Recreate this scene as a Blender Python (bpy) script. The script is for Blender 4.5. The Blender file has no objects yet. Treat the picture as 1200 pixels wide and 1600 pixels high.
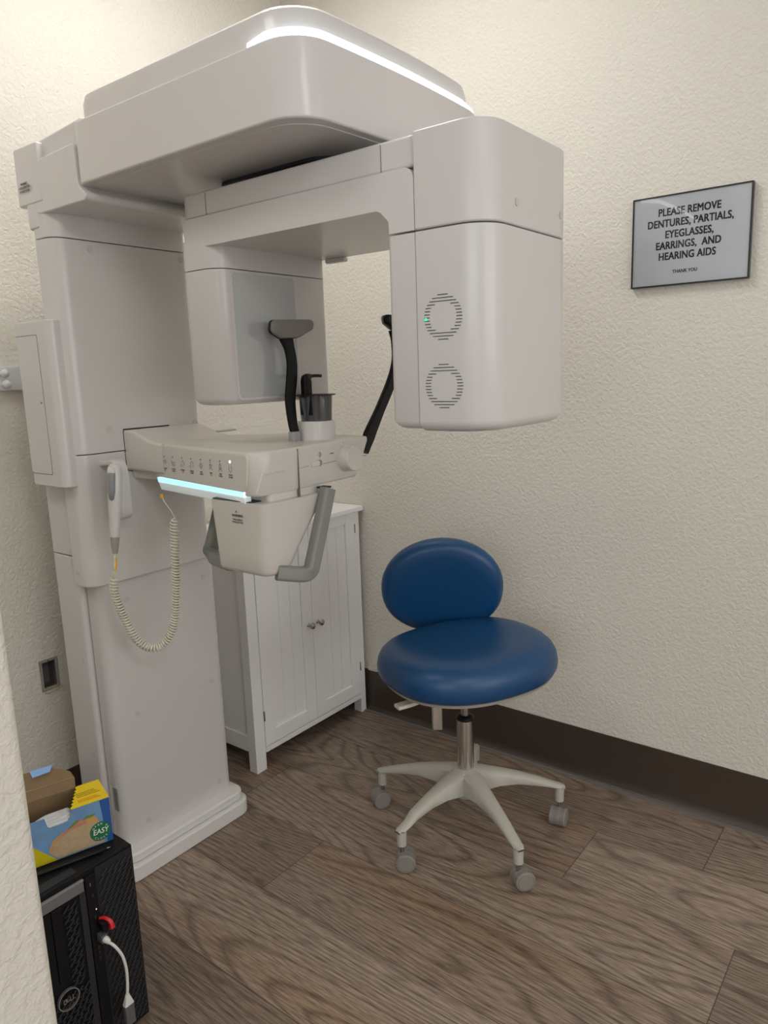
import bpy, bmesh, math, random
from mathutils import Vector, Matrix
PI = math.pi
random.seed(7)
S = bpy.context.scene
COL = S.collection

# ---------------------------------------------------------------- camera, exposure, lights
def make_camera():
    yaw, pitch, roll = math.radians(52.06), math.radians(-10.77), math.radians(-1.985)
    f = Vector((math.sin(yaw) * math.cos(pitch), math.cos(yaw) * math.cos(pitch), math.sin(pitch)))
    r = Vector((math.cos(yaw), -math.sin(yaw), 0)); u = r.cross(f)
    r2 = r * math.cos(roll) + u * math.sin(roll); u2 = -r * math.sin(roll) + u * math.cos(roll)
    m = Matrix((r2, u2, -f)).transposed().to_4x4()
    m.translation = Vector((-2.249, -2.170, 1.400))
    cd = bpy.data.cameras.new('camera'); c = bpy.data.objects.new('camera', cd); COL.objects.link(c)
    c.matrix_world = m
    cd.sensor_fit = 'VERTICAL'; cd.sensor_height = 32.0; cd.lens = 1150 / 1600 * 32.0
    cd.clip_start = 0.02; cd.clip_end = 60
    S.camera = c
make_camera()
S.view_settings.view_transform = 'Standard'; S.view_settings.look = 'None'
S.view_settings.exposure = 0.04; S.view_settings.gamma = 1.0; S.view_settings.use_curve_mapping = False

w = bpy.data.worlds.new('world'); S.world = w; w.use_nodes = True
w.node_tree.nodes['Background'].inputs[0].default_value = (0.72, 0.85, 1.0, 1)
w.node_tree.nodes['Background'].inputs[1].default_value = 0.9

CEIL = 2.86
def area(name, loc, sx, sy, power, color, rot=(0, 0, 0)):
    d = bpy.data.lights.new(name, 'AREA'); d.shape = 'RECTANGLE'; d.size = sx; d.size_y = sy
    d.energy = power; d.color = color
    o = bpy.data.objects.new(name, d); COL.objects.link(o); o.location = loc; o.rotation_euler = rot
    return o
PANELS = [(-.88, -.78, 0.60, 0.60, 10.5), (-2.6, -3.7, 0.60, 1.20, 14.0), (-2.45, -.62, 0.60, 0.60, 5.5)]
for i, (px_, py_, sx_, sy_, pw_) in enumerate(PANELS):
    area('ceiling_light', (px_, py_, CEIL - 0.03), sx_ * .92, sy_ * .92, pw_, (1.0, 0.98, 0.965))

# added soft fill behind the camera, then daylight from the left window
area('window_and_fill_light', (-1.9, -5.93, 1.55), 3.2, 1.9, 46.0, (.97, .98, 1.0), (math.radians(90), 0, 0))  # added fill to lift the ambient level; the rear wall has no window
area('window_and_fill_light', (-5.18, -3.05, 1.72), 2.6, 1.4, 26.0, (.95, .98, 1.0), (math.radians(90), 0, math.radians(-90)))

# ---------------------------------------------------------------- materials
MATS = {}
def mat(name, col, rough=.5, metal=0, spec=.5, emit=None, estr=0, coat=0, trans=0, alpha=1, noise=0, nscale=40, bump=0, bscale=200):
    if name in MATS: return MATS[name]
    m = bpy.data.materials.new(name); m.use_nodes = True
    nt = m.node_tree; b = nt.nodes['Principled BSDF']
    b.inputs['Base Color'].default_value = (*col, 1)
    b.inputs['Roughness'].default_value = rough; b.inputs['Metallic'].default_value = metal
    b.inputs['Specular IOR Level'].default_value = spec
    b.inputs['Coat Weight'].default_value = coat; b.inputs['Coat Roughness'].default_value = .08
    b.inputs['Transmission Weight'].default_value = trans
    b.inputs['Alpha'].default_value = alpha
    if emit: b.inputs['Emission Color'].default_value = (*emit, 1); b.inputs['Emission Strength'].default_value = estr
    if noise or bump:
        g = nt.nodes.new('ShaderNodeNewGeometry')
        if noise:
            n = nt.nodes.new('ShaderNodeTexNoise'); n.inputs['Scale'].default_value = nscale; n.inputs['Detail'].default_value = 4
            nt.links.new(g.outputs['Position'], n.inputs['Vector'])
            mx = nt.nodes.new('ShaderNodeMix'); mx.data_type = 'RGBA'
            mx.inputs[6].default_value = (*[c * (1 - noise) for c in col], 1); mx.inputs[7].default_value = (*[min(1, c * (1 + noise)) for c in col], 1)
            nt.links.new(n.outputs['Fac'], mx.inputs[0]); nt.links.new(mx.outputs[2], b.inputs['Base Color'])
        if bump:
            n2 = nt.nodes.new('ShaderNodeTexNoise'); n2.inputs['Scale'].default_value = bscale; n2.inputs['Detail'].default_value = 2
            nt.links.new(g.outputs['Position'], n2.inputs['Vector'])
            bp = nt.nodes.new('ShaderNodeBump'); bp.inputs['Strength'].default_value = bump; bp.inputs['Distance'].default_value = .001
            nt.links.new(n2.outputs['Fac'], bp.inputs['Height']); nt.links.new(bp.outputs['Normal'], b.inputs['Normal'])
    MATS[name] = m
    return m

def wall_material():
    m = bpy.data.materials.new('textured_cream_wall'); m.use_nodes = True
    nt = m.node_tree; b = nt.nodes['Principled BSDF']; L = nt.links.new
    b.inputs['Roughness'].default_value = .62; b.inputs['Specular IOR Level'].default_value = .3
    g = nt.nodes.new('ShaderNodeNewGeometry')
    n = nt.nodes.new('ShaderNodeTexNoise'); n.inputs['Scale'].default_value = 88; n.inputs['Detail'].default_value = 3.0
    n.inputs['Roughness'].default_value = .5; n.inputs['Distortion'].default_value = .6
    L(g.outputs['Position'], n.inputs['Vector'])
    r = nt.nodes.new('ShaderNodeValToRGB'); r.color_ramp.elements[0].position = .36; r.color_ramp.elements[1].position = .66
    L(n.outputs['Fac'], r.inputs['Fac'])
    n2 = nt.nodes.new('ShaderNodeTexNoise'); n2.inputs['Scale'].default_value = 180; n2.inputs['Detail'].default_value = 2
    L(g.outputs['Position'], n2.inputs['Vector'])
    ad = nt.nodes.new('ShaderNodeMath'); ad.operation = 'MULTIPLY_ADD'; ad.inputs[1].default_value = .25
    L(n2.outputs['Fac'], ad.inputs[0]); L(r.outputs['Color'], ad.inputs[2])
    bp = nt.nodes.new('ShaderNodeBump'); bp.inputs['Strength'].default_value = .66; bp.inputs['Distance'].default_value = .002
    L(ad.outputs[0], bp.inputs['Height']); L(bp.outputs['Normal'], b.inputs['Normal'])
    n3 = nt.nodes.new('ShaderNodeTexNoise'); n3.inputs['Scale'].default_value = 1.3; L(g.outputs['Position'], n3.inputs['Vector'])
    mx = nt.nodes.new('ShaderNodeMix'); mx.data_type = 'RGBA'
    mx.inputs[6].default_value = (.72, .69, .615, 1); mx.inputs[7].default_value = (.75, .72, .645, 1)
    L(n3.outputs['Fac'], mx.inputs[0]); L(mx.outputs[2], b.inputs['Base Color'])
    return m

def floor_material():
    m = bpy.data.materials.new('wood_look_vinyl_planks'); m.use_nodes = True
    nt = m.node_tree; b = nt.nodes['Principled BSDF']; L = nt.links.new
    def M(op, a, c=None, d=None):
        n = nt.nodes.new('ShaderNodeMath'); n.operation = op
        for i, v in enumerate((a, c, d)):
            if v is None: continue
            if isinstance(v, (int, float)): n.inputs[i].default_value = v
            else: L(v, n.inputs[i])
        return n.outputs[0]
    g = nt.nodes.new('ShaderNodeNewGeometry'); sp = nt.nodes.new('ShaderNodeSeparateXYZ'); L(g.outputs['Position'], sp.inputs[0])
    x, y = sp.outputs[0], sp.outputs[1]
    W, LEN = .2555, 1.5
    u = M('DIVIDE', M('ADD', x, .022), W)
    row = M('FLOOR', u); fu = M('FRACT', u)
    # the joint of every row: measured ones for the rows in front, then a steady stagger
    off = M('MULTIPLY', M('FRACT', M('MULTIPLY', row, .3719)), LEN)
    def isrow(k, val, cur):
        e = M('COMPARE', row, k, .2)
        return M('ADD', M('MULTIPLY', e, val), M('MULTIPLY', M('SUBTRACT', 1, e), cur))
    off = isrow(-1, 1.72, off); off = isrow(-2, 1.414, off); off = isrow(-3, .36, off); off = isrow(-4, .755, off)
    v = M('DIVIDE', M('ADD', y, off), LEN); colm = M('FLOOR', v); fv = M('FRACT', v)
    cmb = nt.nodes.new('ShaderNodeCombineXYZ'); L(row, cmb.inputs[0]); L(colm, cmb.inputs[1])
    wn = nt.nodes.new('ShaderNodeTexWhiteNoise'); wn.noise_dimensions = '3D'; L(cmb.outputs[0], wn.inputs['Vector'])
    rs = nt.nodes.new('ShaderNodeSeparateColor'); L(wn.outputs['Color'], rs.inputs[0])
    # grain: long ellipse-like growth rings, warped
    px_ = M('MULTIPLY_ADD', x, 1.0, M('MULTIPLY', rs.outputs[0], 9.0)); py_ = M('MULTIPLY_ADD', y, .11, M('MULTIPLY', rs.outputs[1], 7.0))
    c2 = nt.nodes.new('ShaderNodeCombineXYZ'); L(px_, c2.inputs[0]); L(py_, c2.inputs[1])
    n1 = nt.nodes.new('ShaderNodeTexNoise'); n1.inputs['Scale'].default_value = 3.6; n1.inputs['Detail'].default_value = 1.6; n1.inputs['Roughness'].default_value = .4
    n1.inputs['Distortion'].default_value = .35
    L(c2.outputs[0], n1.inputs['Vector'])
    ring = M('FRACT', M('MULTIPLY', n1.outputs['Fac'], 38.0))
    rr = nt.nodes.new('ShaderNodeValToRGB'); cr = rr.color_ramp
    cr.elements[0].position = 0; cr.elements[0].color = (.0, .0, .0, 1)
    e = cr.elements.new(.22); e.color = (.85, .85, .85, 1); cr.elements[1].position = .80 if False else cr.elements[1].position
    cr.elements[-1].position = 1.0; cr.elements[-1].color = (.15, .15, .15, 1)
    e = cr.elements.new(.72); e.color = (1, 1, 1, 1)
    L(ring, rr.inputs['Fac'])
    # fine pores: very stretched noise
    c3 = nt.nodes.new('ShaderNodeCombineXYZ'); L(M('MULTIPLY', px_, 1), c3.inputs[0]); L(M('MULTIPLY', y, .06), c3.inputs[1])
    n2 = nt.nodes.new('ShaderNodeTexNoise'); n2.inputs['Scale'].default_value = 260; n2.inputs['Detail'].default_value = 3; L(c3.outputs[0], n2.inputs['Vector'])
    # broad tone drift along a plank
    n3 = nt.nodes.new('ShaderNodeTexNoise'); n3.inputs['Scale'].default_value = 6; n3.inputs['Detail'].default_value = 2
    c4 = nt.nodes.new('ShaderNodeCombineXYZ'); L(M('MULTIPLY', px_, 1), c4.inputs[0]); L(M('MULTIPLY', py_, 1.4), c4.inputs[1]); L(c4.outputs[0], n3.inputs['Vector'])
    base = nt.nodes.new('ShaderNodeMix'); base.data_type = 'RGBA'
    base.inputs[6].default_value = (.195, .140, .106, 1); base.inputs[7].default_value = (.42, .325, .255, 1)
    L(M('ADD', M('MULTIPLY', rs.outputs[2], .55), M('MULTIPLY', n3.outputs['Fac'], .45)), base.inputs[0])
    warm = nt.nodes.new('ShaderNodeMix'); warm.data_type = 'RGBA'; warm.inputs[7].default_value = (.29, .165, .085, 1)
    L(base.outputs[2], warm.inputs[6])
    wr = nt.nodes.new('ShaderNodeMapRange'); wr.inputs[1].default_value = .52; wr.inputs[2].default_value = .75; wr.inputs[4].default_value = .6
    n4 = nt.nodes.new('ShaderNodeTexNoise'); n4.inputs['Scale'].default_value = 4.3; n4.inputs['Detail'].default_value = 1; L(c2.outputs[0], n4.inputs['Vector'])
    L(n4.outputs['Fac'], wr.inputs[0]); L(wr.outputs[0], warm.inputs[0])
    g1 = nt.nodes.new('ShaderNodeMix'); g1.data_type = 'RGBA'; g1.blend_type = 'MULTIPLY'; g1.inputs[0].default_value = .5
    L(warm.outputs[2], g1.inputs[6]); L(rr.outputs['Color'], g1.inputs[7])
    pr = nt.nodes.new('ShaderNodeMapRange'); pr.inputs[1].default_value = .35; pr.inputs[2].default_value = .6; pr.inputs[3].default_value = .60; pr.inputs[4].default_value = 1.22
    L(n2.outputs['Fac'], pr.inputs[0])
    g2 = nt.nodes.new('ShaderNodeMix'); g2.data_type = 'RGBA'; g2.blend_type = 'MULTIPLY'; g2.inputs[0].default_value = 1
    L(g1.outputs[2], g2.inputs[6]); L(pr.outputs[0], g2.inputs[7])
    # seams
    eu = M('MINIMUM', fu, M('SUBTRACT', 1, fu)); ev = M('MINIMUM', fv, M('SUBTRACT', 1, fv))
    s = M('MAXIMUM', M('LESS_THAN', eu, .0045), M('LESS_THAN', ev, .0008))
    g3 = nt.nodes.new('ShaderNodeMix'); g3.data_type = 'RGBA'; g3.inputs[7].default_value = (.05, .037, .03, 1)
    L(M('MULTIPLY', s, .8), g3.inputs[0]); L(g2.outputs[2], g3.inputs[6]); L(g3.outputs[2], b.inputs['Base Color'])
    b.inputs['Roughness'].default_value = .42; b.inputs['Specular IOR Level'].default_value = .4
    bp = nt.nodes.new('ShaderNodeBump'); bp.inputs['Strength'].default_value = .25; bp.inputs['Distance'].default_value = .0007
    L(M('SUBTRACT', M('ADD', pr.outputs[0], rr.outputs['Color']), M('MULTIPLY', s, 2)), bp.inputs['Height']); L(bp.outputs['Normal'], b.inputs['Normal'])
    return m

WALL = wall_material(); FLOOR = floor_material()
WHITE = mat('machine_white_plastic', (.68, .655, .645), .30, spec=.45, coat=.15)
WARM = mat('platform_off_white_plastic', (.68, .65, .605), .36, spec=.45, coat=.1)
BASEW = mat('base_white_enamel', (.80, .79, .77), .34)
CAPM = mat('screw_cap_grey', (.60, .585, .565), .4)
DARKGAP = mat('dark_gap', (.02, .02, .022), .6)
GREYGRIP = mat('grey_green_grip', (.24, .25, .225), .45)
BLACKP = mat('satin_black_plastic', (.006, .006, .007), .38, spec=.22)
PADG = mat('taupe_pad', (.215, .205, .185), .45)
INK = mat('grey_ink', (.16, .15, .15), .6)
BLACKINK = mat('black_ink', (.012, .012, .014), .6)
GLASSG = mat('sensor_window_grey', (.50, .525, .535), .10, coat=.6)
CREAMC = mat('cream_cord', (.74, .71, .58), .45)
YEL = mat('amber_sleeve', (.85, .45, .02), .5)
CHROME = mat('chrome', (.75, .74, .73), .12, metal=1)
STEEL = mat('satin_nickel', (.42, .41, .40), .25, metal=1)
CABW = mat('cabinet_white_paint', (.88, .875, .87), .42)
STOOLP = mat('stool_off_white_nylon', (.50, .48, .42), .42, noise=.04, nscale=60)
CASTG = mat('caster_grey', (.25, .235, .21), .5, noise=.08, nscale=50)
VINYL = mat('navy_vinyl', (.004, .060, .175), .38, spec=.55, bump=.12, bscale=420)
BASEB = mat('brown_cove_base', (.055, .038, .029), .38, noise=.05, nscale=12)
PCB = mat('pc_black', (.007, .007, .008), .45, spec=.22)
PCG = mat('pc_grille_grey', (.028, .028, .029), .42, spec=.4)
PCH = mat('pc_handle_grey', (.16, .16, .165), .35)

# ---------------------------------------------------------------- mesh helpers
def put(name, bm, m, parent=None, smooth=35, bevel=0, bseg=2, label=None, kind=None, recenter=True):
    bmesh.ops.recalc_face_normals(bm, faces=bm.faces)
    me = bpy.data.meshes.new(name); 
    c = Vector((0, 0, 0))
    if recenter and len(bm.verts):
        lo = Vector([min(v.co[i] for v in bm.verts) for i in range(3)]); hi = Vector([max(v.co[i] for v in bm.verts) for i in range(3)])
        c = (lo + hi) / 2; c.z = lo.z
        for v in bm.verts: v.co -= c
    bm.to_mesh(me); bm.free()
    for mm in (m if isinstance(m, (list, tuple)) else [m]): me.materials.append(mm)
    if smooth:
        for p in me.polygons: p.use_smooth = True
        me.set_sharp_from_angle(angle=math.radians(smooth))
    o = bpy.data.objects.new(name, me); COL.objects.link(o); o.location = c
    if bevel:
        md = o.modifiers.new('bevel', 'BEVEL'); md.width = bevel; md.segments = bseg; md.limit_method = 'ANGLE'; md.angle_limit = math.radians(38)
        md.harden_normals = True; md.use_clamp_overlap = True
    if parent is not None:
        o.parent = parent
        if parent.get('_w'): pass
        o.matrix_parent_inverse = Matrix.Translation(-world_loc(parent))
    if label: o['label'] = label
    if kind: o['kind'] = kind
    return o
def world_loc(p):
    # every parent is placed in world axes; its local offset already is its world position
    return Vector(p.location)
def thing(name, label, cat, loc=(0, 0, 0), group=None):
    o = bpy.data.objects.new(name, None); COL.objects.link(o); o.location = loc; o.empty_display_size = .05
    o['label'] = label; o['category'] = cat
    if group: o['group'] = group
    return o
def tag(o, label, cat, group=None):
    o['label'] = label; o['category'] = cat
    if group: o['group'] = group
    return o
def loft(rings, cap=True, bm=None, closed=True):
    bm = bm or bmesh.new(); vs = [[bm.verts.new(p) for p in r] for r in rings]; n = len(rings[0])
    for a, b in zip(vs, vs[1:]):
        for i in range(n if closed else n - 1):
            j = (i + 1) % n
            bm.faces.new((a[i], a[j], b[j], b[i]))
    if cap and closed:
        bm.faces.new(vs[0][::-1]); bm.faces.new(vs[-1])
    return bm
def rpoly(pts, rad, seg=7):
    """rounded polygon in 2D, rad one value or one per corner; always seg+1 points a corner"""
    n = len(pts); out = []
    if isinstance(rad, (int, float)): rad = [rad] * n
    for i in range(n):
        p = Vector(pts[i]); a = Vector(pts[i - 1]) - p; b = Vector(pts[(i + 1) % n]) - p
        la, lb = a.length, b.length; a.normalize(); b.normalize()
        ang = a.angle(b); r = max(rad[i], 1e-5)
        t = min(r / math.tan(ang / 2), la * .49, lb * .49); r = t * math.tan(ang / 2)
        c = p + (a + b).normalized() * (r / math.sin(ang / 2))
        s, e = p + a * t - c, p + b * t - c
        th0 = math.atan2(s.y, s.x); th1 = math.atan2(e.y, e.x); d = th1 - th0
        while d > PI: d -= 2 * PI
        while d < -PI: d += 2 * PI
        for k in range(seg + 1):
            th = th0 + d * k / seg
            out.append((c.x + r * math.cos(th), c.y + r * math.sin(th)))
    return out
def rrect(x0, x1, y0, y1, r):
    """corners in order (x0,y0) (x1,y0) (x1,y1) (x0,y1)"""
    return rpoly([(x0, y0), (x1, y0), (x1, y1), (x0, y1)], r)
def prism(o2, z0, z1, bm=None): return loft([[(x, y, z0) for x, y in o2], [(x, y, z1) for x, y in o2]], bm=bm)
def prism_x(o2, x0, x1, bm=None): return loft([[(x0, y, z) for y, z in o2], [(x1, y, z) for y, z in o2]], bm=bm)
def prism_y(o2, y0, y1, bm=None): return loft([[(x, y0, z) for x, z in o2], [(x, y1, z) for x, z in o2]], bm=bm)
def box(x0, x1, y0, y1, z0, z1, bm=None): return prism([(x0, y0), (x1, y0), (x1, y1), (x0, y1)], z0, z1, bm)
def frame_of(d):
    d = Vector(d).normalized(); up = Vector((0, 0, 1)) if abs(d.z) < .95 else Vector((1, 0, 0))
    a = d.cross(up).normalized(); return a, a.cross(d).normalized()
def cyl(p0, p1, r0, r1=None, seg=28, bm=None):
    r1 = r0 if r1 is None else r1; p0, p1 = Vector(p0), Vector(p1); a, b = frame_of(p1 - p0)
    R = lambda p, r: [p + a * (r * math.cos(2 * PI * k / seg)) + b * (r * math.sin(2 * PI * k / seg)) for k in range(seg)]
    return loft([R(p0, r0), R(p1, r1)], bm=bm)
def lathe(p0, axis, prof, seg=32, bm=None, sx=1, sy=1):
    p0 = Vector(p0); ax = Vector(axis).normalized(); a, b = frame_of(ax)
    rings = [[p0 + ax * h + a * (sx * r * math.cos(2 * PI * k / seg)) + b * (sy * r * math.sin(2 * PI * k / seg)) for k in range(seg)] for r, h in prof]
    return loft(rings, bm=bm)
def catmull(P, n=10):
    P = [Vector(p) for p in P]; Q = [2 * P[0] - P[1]] + P + [2 * P[-1] - P[-2]]; out = []
    for i in range(1, len(Q) - 2):
        for k in range(n):
            t = k / n; a, b, c, d = Q[i - 1:i + 3]
            out.append(.5 * ((2 * b) + (c - a) * t + (2 * a - 5 * b + 4 * c - d) * t * t + (-a + 3 * b - 3 * c + d) * t ** 3))
    out.append(P[-1]); return out
def tube(P, r, seg=10, bm=None, flat=None):
    """swept tube; r a value or list; flat=(w,h,fixed width direction) sweeps a rounded rectangle instead"""
    P = [Vector(p) for p in P]; n = len(P); rings = []
    a = None
    for i, p in enumerate(P):
        t = (P[min(i + 1, n - 1)] - P[max(i - 1, 0)]).normalized()
        if flat:
            wdir = Vector(flat[2]); bb = wdir - t * wdir.dot(t); bb.normalize(); aa = t.cross(bb)
            fw, fh = (flat[0][i] if isinstance(flat[0], list) else flat[0]), (flat[1][i] if isinstance(flat[1], list) else flat[1])
            rings.append([p + bb * u + aa * v for u, v in rrect(-fw / 2, fw / 2, -fh / 2, fh / 2, min(fw, fh) * .3)])
            continue
        if a is None: a, b = frame_of(t)
        else:
            a = (a - t * a.dot(t)).normalized(); b = a.cross(t)
        rr = r[i] if isinstance(r, list) else r
        rings.append([p + a * (rr * math.cos(2 * PI * k / seg)) + b * (rr * math.sin(2 * PI * k / seg)) for k in range(seg)])
    return loft(rings, bm=bm)
def disc(c, nrm, r, t=.0008, seg=20, bm=None):
    c = Vector(c); nrm = Vector(nrm).normalized(); return cyl(c, c + nrm * t, r, seg=seg, bm=bm)
_dg = None
def text(name, body, origin, right, up, size, m, parent, align='CENTER', bold=0, depth=.0003, sx=1.0, label=None, space=1.0, line=1.0, shear=0):
    cu = bpy.data.curves.new('t', 'FONT'); cu.body = body; cu.size = size; cu.align_x = align; cu.align_y = 'CENTER'
    cu.extrude = depth; cu.space_character = space; cu.space_line = line; cu.resolution_u = 3; cu.shear = shear
    o = bpy.data.objects.new('t', cu); COL.objects.link(o)
    bpy.context.view_layer.update()
    me = bpy.data.meshes.new_from_object(o.evaluated_get(bpy.context.evaluated_depsgraph_get()))
    bpy.data.objects.remove(o)
    right = Vector(right).normalized(); up = Vector(up).normalized(); nn = right.cross(up)
    bm = bmesh.new(); bm.from_mesh(me)
    if bold:        # heavier strokes: the same letters laid over each other a hair apart
        for k, (ox, oy) in enumerate(((bold, 0), (0, bold * .6), (bold, bold * .6))):
            n0 = len(bm.verts); bm.from_mesh(me); bm.verts.ensure_lookup_table()
            for v in bm.verts[n0:]: v.co.x += ox; v.co.y += oy; v.co.z += .00002 * (k + 1)
    bpy.data.meshes.remove(me)
    for v in bm.verts: v.co = Vector(origin) + right * (v.co.x * sx) + up * v.co.y + nn * (v.co.z + depth)
    return put(name, bm, m, parent, smooth=0, label=label)
def stroke(name, lines, origin, right, up, th, m, parent, nrm=None):
    """thin flat strokes on a plane; lines = list of 2D polylines"""
    right = Vector(right).normalized(); up = Vector(up).normalized(); nn = Vector(nrm) if nrm else right.cross(up)
    bm = bmesh.new()
    for ln in lines:
        for (x0, y0), (x1, y1) in zip(ln, ln[1:]):
            d = Vector((x1 - x0, y1 - y0)); 
            if d.length < 1e-7: continue
            d.normalize(); q = Vector((-d.y, d.x)) * th / 2; e = d * th * .4
            pts = [(x0 - e.x + q.x, y0 - e.y + q.y), (x1 + e.x + q.x, y1 + e.y + q.y), (x1 + e.x - q.x, y1 + e.y - q.y), (x0 - e.x - q.x, y0 - e.y - q.y)]
            lo = [Vector(origin) + right * a + up * b - nn * .0002 for a, b in pts]; hi = [p + nn * .0006 for p in lo]
            loft([lo, hi], bm=bm)
    return put(name, bm, m, parent, smooth=0)
def arc(cx, cy, r, a0, a1, n=10, ry=None):
    ry = ry or r
    return [(cx + r * math.cos(math.radians(a0 + (a1 - a0) * k / n)), cy + ry * math.sin(math.radians(a0 + (a1 - a0) * k / n))) for k in range(n + 1)]
def struct(name, bm, m, bevel=0, smooth=0):
    return put(name, bm, m, None, smooth=smooth, bevel=bevel, kind='structure')

# ---------------------------------------------------------------- the room
struct('floor', box(-5.2, .12, -6.0, .12, -.08, 0), FLOOR)
struct('ceiling', box(-5.2, .12, -6.0, .12, CEIL, CEIL + .1), mat('ceiling_white', (.88, .87, .84), .8))
struct('wall_right', box(0, .12, -6.0, .12, 0, CEIL), WALL)
HX0, HX1, HZ0, HZ1 = -1.220, -1.160, .458, .560
b = box(-5.2, HX0, 0, .12, 0, CEIL); box(HX1, 0, 0, .12, 0, CEIL, b); box(HX0, HX1, 0, .12, 0, HZ0, b); box(HX0, HX1, 0, .12, HZ1, CEIL, b)
struct('wall_back', b, WALL)
# partition whose end is the near left edge of the picture
struct('wall_left', prism(rpoly([(-3.4, -1.345), (-1.888, -1.345), (-1.888, -1.22), (-3.4, -1.22)], [0.001, .012, .012, .001]), 0, CEIL), WALL, smooth=40)
b = box(-5.3, -5.2, -6, -1.3, 0, 1.0); box(-5.3, -5.2, -6, -1.3, 2.45, CEIL, b); box(-5.3, -5.2, -6, -4.4, 1.0, 2.45, b); box(-5.3, -5.2, -1.7, .12, 0, CEIL, b)
struct('wall_far', b, WALL)
struct('wall_rear', box(-5.2, .12, -6.1, -6.0, 0, CEIL), WALL)
b = box(-5.26, -5.22, -4.4, -1.7, 1.0, 1.04); box(-5.26, -5.22, -4.4, -1.7, 2.41, 2.45, b)
for yy in (-4.4, -3.5, -2.6, -1.74): box(-5.26, -5.22, yy, yy + .04, 1.0, 2.45, b)
struct('window_1', b, mat('window_frame_grey', (.5, .5, .5), .5))

def baseboard(name, path, nrm):
    """cove base: profile (depth, z) swept along a straight wall"""
    prof = [(0, .176), (.004, .176), (.0045, .03), (.007, .016), (.014, .006), (.022, .002), (.022, 0), (0, 0)]
    (x0, y0), (x1, y1) = path
    r = [[(x + nrm[0] * d, y + nrm[1] * d, z) for d, z in prof] for x, y in ((x0, y0), (x1, y1))]
    return struct(name, loft(r), BASEB, smooth=30)
baseboard('baseboard_right', ((0, 0), (0, -6)), (-1, 0))
baseboard('baseboard_back', ((-3.4, 0), (0, 0)), (0, -1))
struct('trim_1', box(-.034, -.0215, -6, 0, 0, .004), mat('grey_sealant_line', (.20, .175, .155), .5))
for px_, py_, sx_, sy_, pw_ in PANELS:
    t = thing('ceiling_light_panel', {-.78: 'square recessed ceiling light panel above the x-ray boom, outside the picture', -3.7: 'long recessed ceiling light panel behind the camera', -.62: 'square recessed ceiling light panel beyond the near wall'}[py_], 'light', (px_, py_, CEIL))
    b = bmesh.new(); h, k = sx_ / 2, sy_ / 2
    box(px_ - h, px_ + h, py_ - k, py_ - k + .02, CEIL - .02, CEIL, b); box(px_ - h, px_ + h, py_ + k - .02, py_ + k, CEIL - .02, CEIL, b)
    box(px_ - h, px_ - h + .02, py_ - k + .02, py_ + k - .02, CEIL - .02, CEIL, b); box(px_ + h - .02, px_ + h, py_ - k + .02, py_ + k - .02, CEIL - .02, CEIL, b)
    put('frame', b, mat('light_frame', (.8, .8, .8), .5), t, smooth=0)
    put('diffuser', box(px_ - h + .02, px_ + h - .02, py_ - k + .02, py_ + k - .02, CEIL - .012, CEIL - .006), mat('light_diffuser', (.9, .9, .88), .5, emit=(1, .96, .9), estr=3), t, smooth=0)

# ---------------------------------------------------------------- the x-ray machine
MX = thing('dental_x_ray_machine', 'tall glossy white panoramic dental x-ray machine with overhead boom and rotating arm', 'x-ray machine', (-1.03, -.30, 0))
def cap(c, nrm, parent, r=.0085): put('screw_cap', disc(c, nrm, r, .0012), CAPM, parent)

base = put('base_plate', prism(rrect(-1.265, -.797, -.448, -.10, [.045, .045, .01, .01]), 0, .047), BASEW, MX, bevel=.005, bseg=3)
bu = put('base_step', prism(rrect(-1.250, -.806, -.432, -.11, [.04, .04, .01, .01]), .047, .076), BASEW, base, bevel=.007, bseg=3)
lc = put('lower_column', prism(rrect(-1.222, -.822, -.387, -.328, [.05, .035, .004, .004]), .074, .90), WHITE, MX, bevel=.002)
for c in ((-1.138, -.387, .801), (-.873, -.387, .803), (-.874, -.387, .465), (-1.141, -.387, .462), (-.876, -.387, .12), (-1.141, -.387, .124)): cap(c, (0, -1, 0), lc)
put('rating_plate', prism_x(rrect(-.372, -.352, .19, .26, .002), -1.2235, -1.2215), mat('plate_silver', (.5, .5, .52), .35, metal=.6), lc)
b = prism(rrect(-1.236, -.825, -.324, -.19, [.012, .01, .02, .02]), .065, .935); prism(rrect(-1.236, -.825, -.324, -.19, [.012, .01, .02, .02]), .9375, 1.50, b)
sp = put('column_side_panel', b, WHITE, MX, bevel=.002)
for z in (.92, .952, .637, .353): cap((-1.236, -.300, z), (-1, 0, 0), sp, .008)
put('column_foot_block', box(-1.262, -1.236, -.19, -.13, .0, .17), WHITE, sp, bevel=.006)
# carriage: three covers with hairline seams
def carr(z0, z1, r=.045): return rrect(-1.250, -.842, -.402, -.324, [r, .03, .004, .004])
car = put('carriage_cover', prism(carr(0, 0), 1.2165, 1.7485), WHITE, MX, bevel=.0015)
for c in ((-1.15, -.402, 1.729), (-.871, -.402, 1.73), (-1.148, -.402, 1.275), (-.868, -.402, 1.273)): cap(c, (0, -1, 0), car)
cl = put('lower_carriage_cover', prism(carr(0, 0), .862, 1.2145), WHITE, MX, bevel=.008, bseg=3)
for z, y in ((1.19, -.345), (.90, -.345)): cap((-1.250, y, z), (-1, 0, 0), cl, .008)
put('upper_carriage_cover', prism(carr(0, 0), 1.7505, 1.81), WHITE, MX, bevel=.0015)
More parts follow.
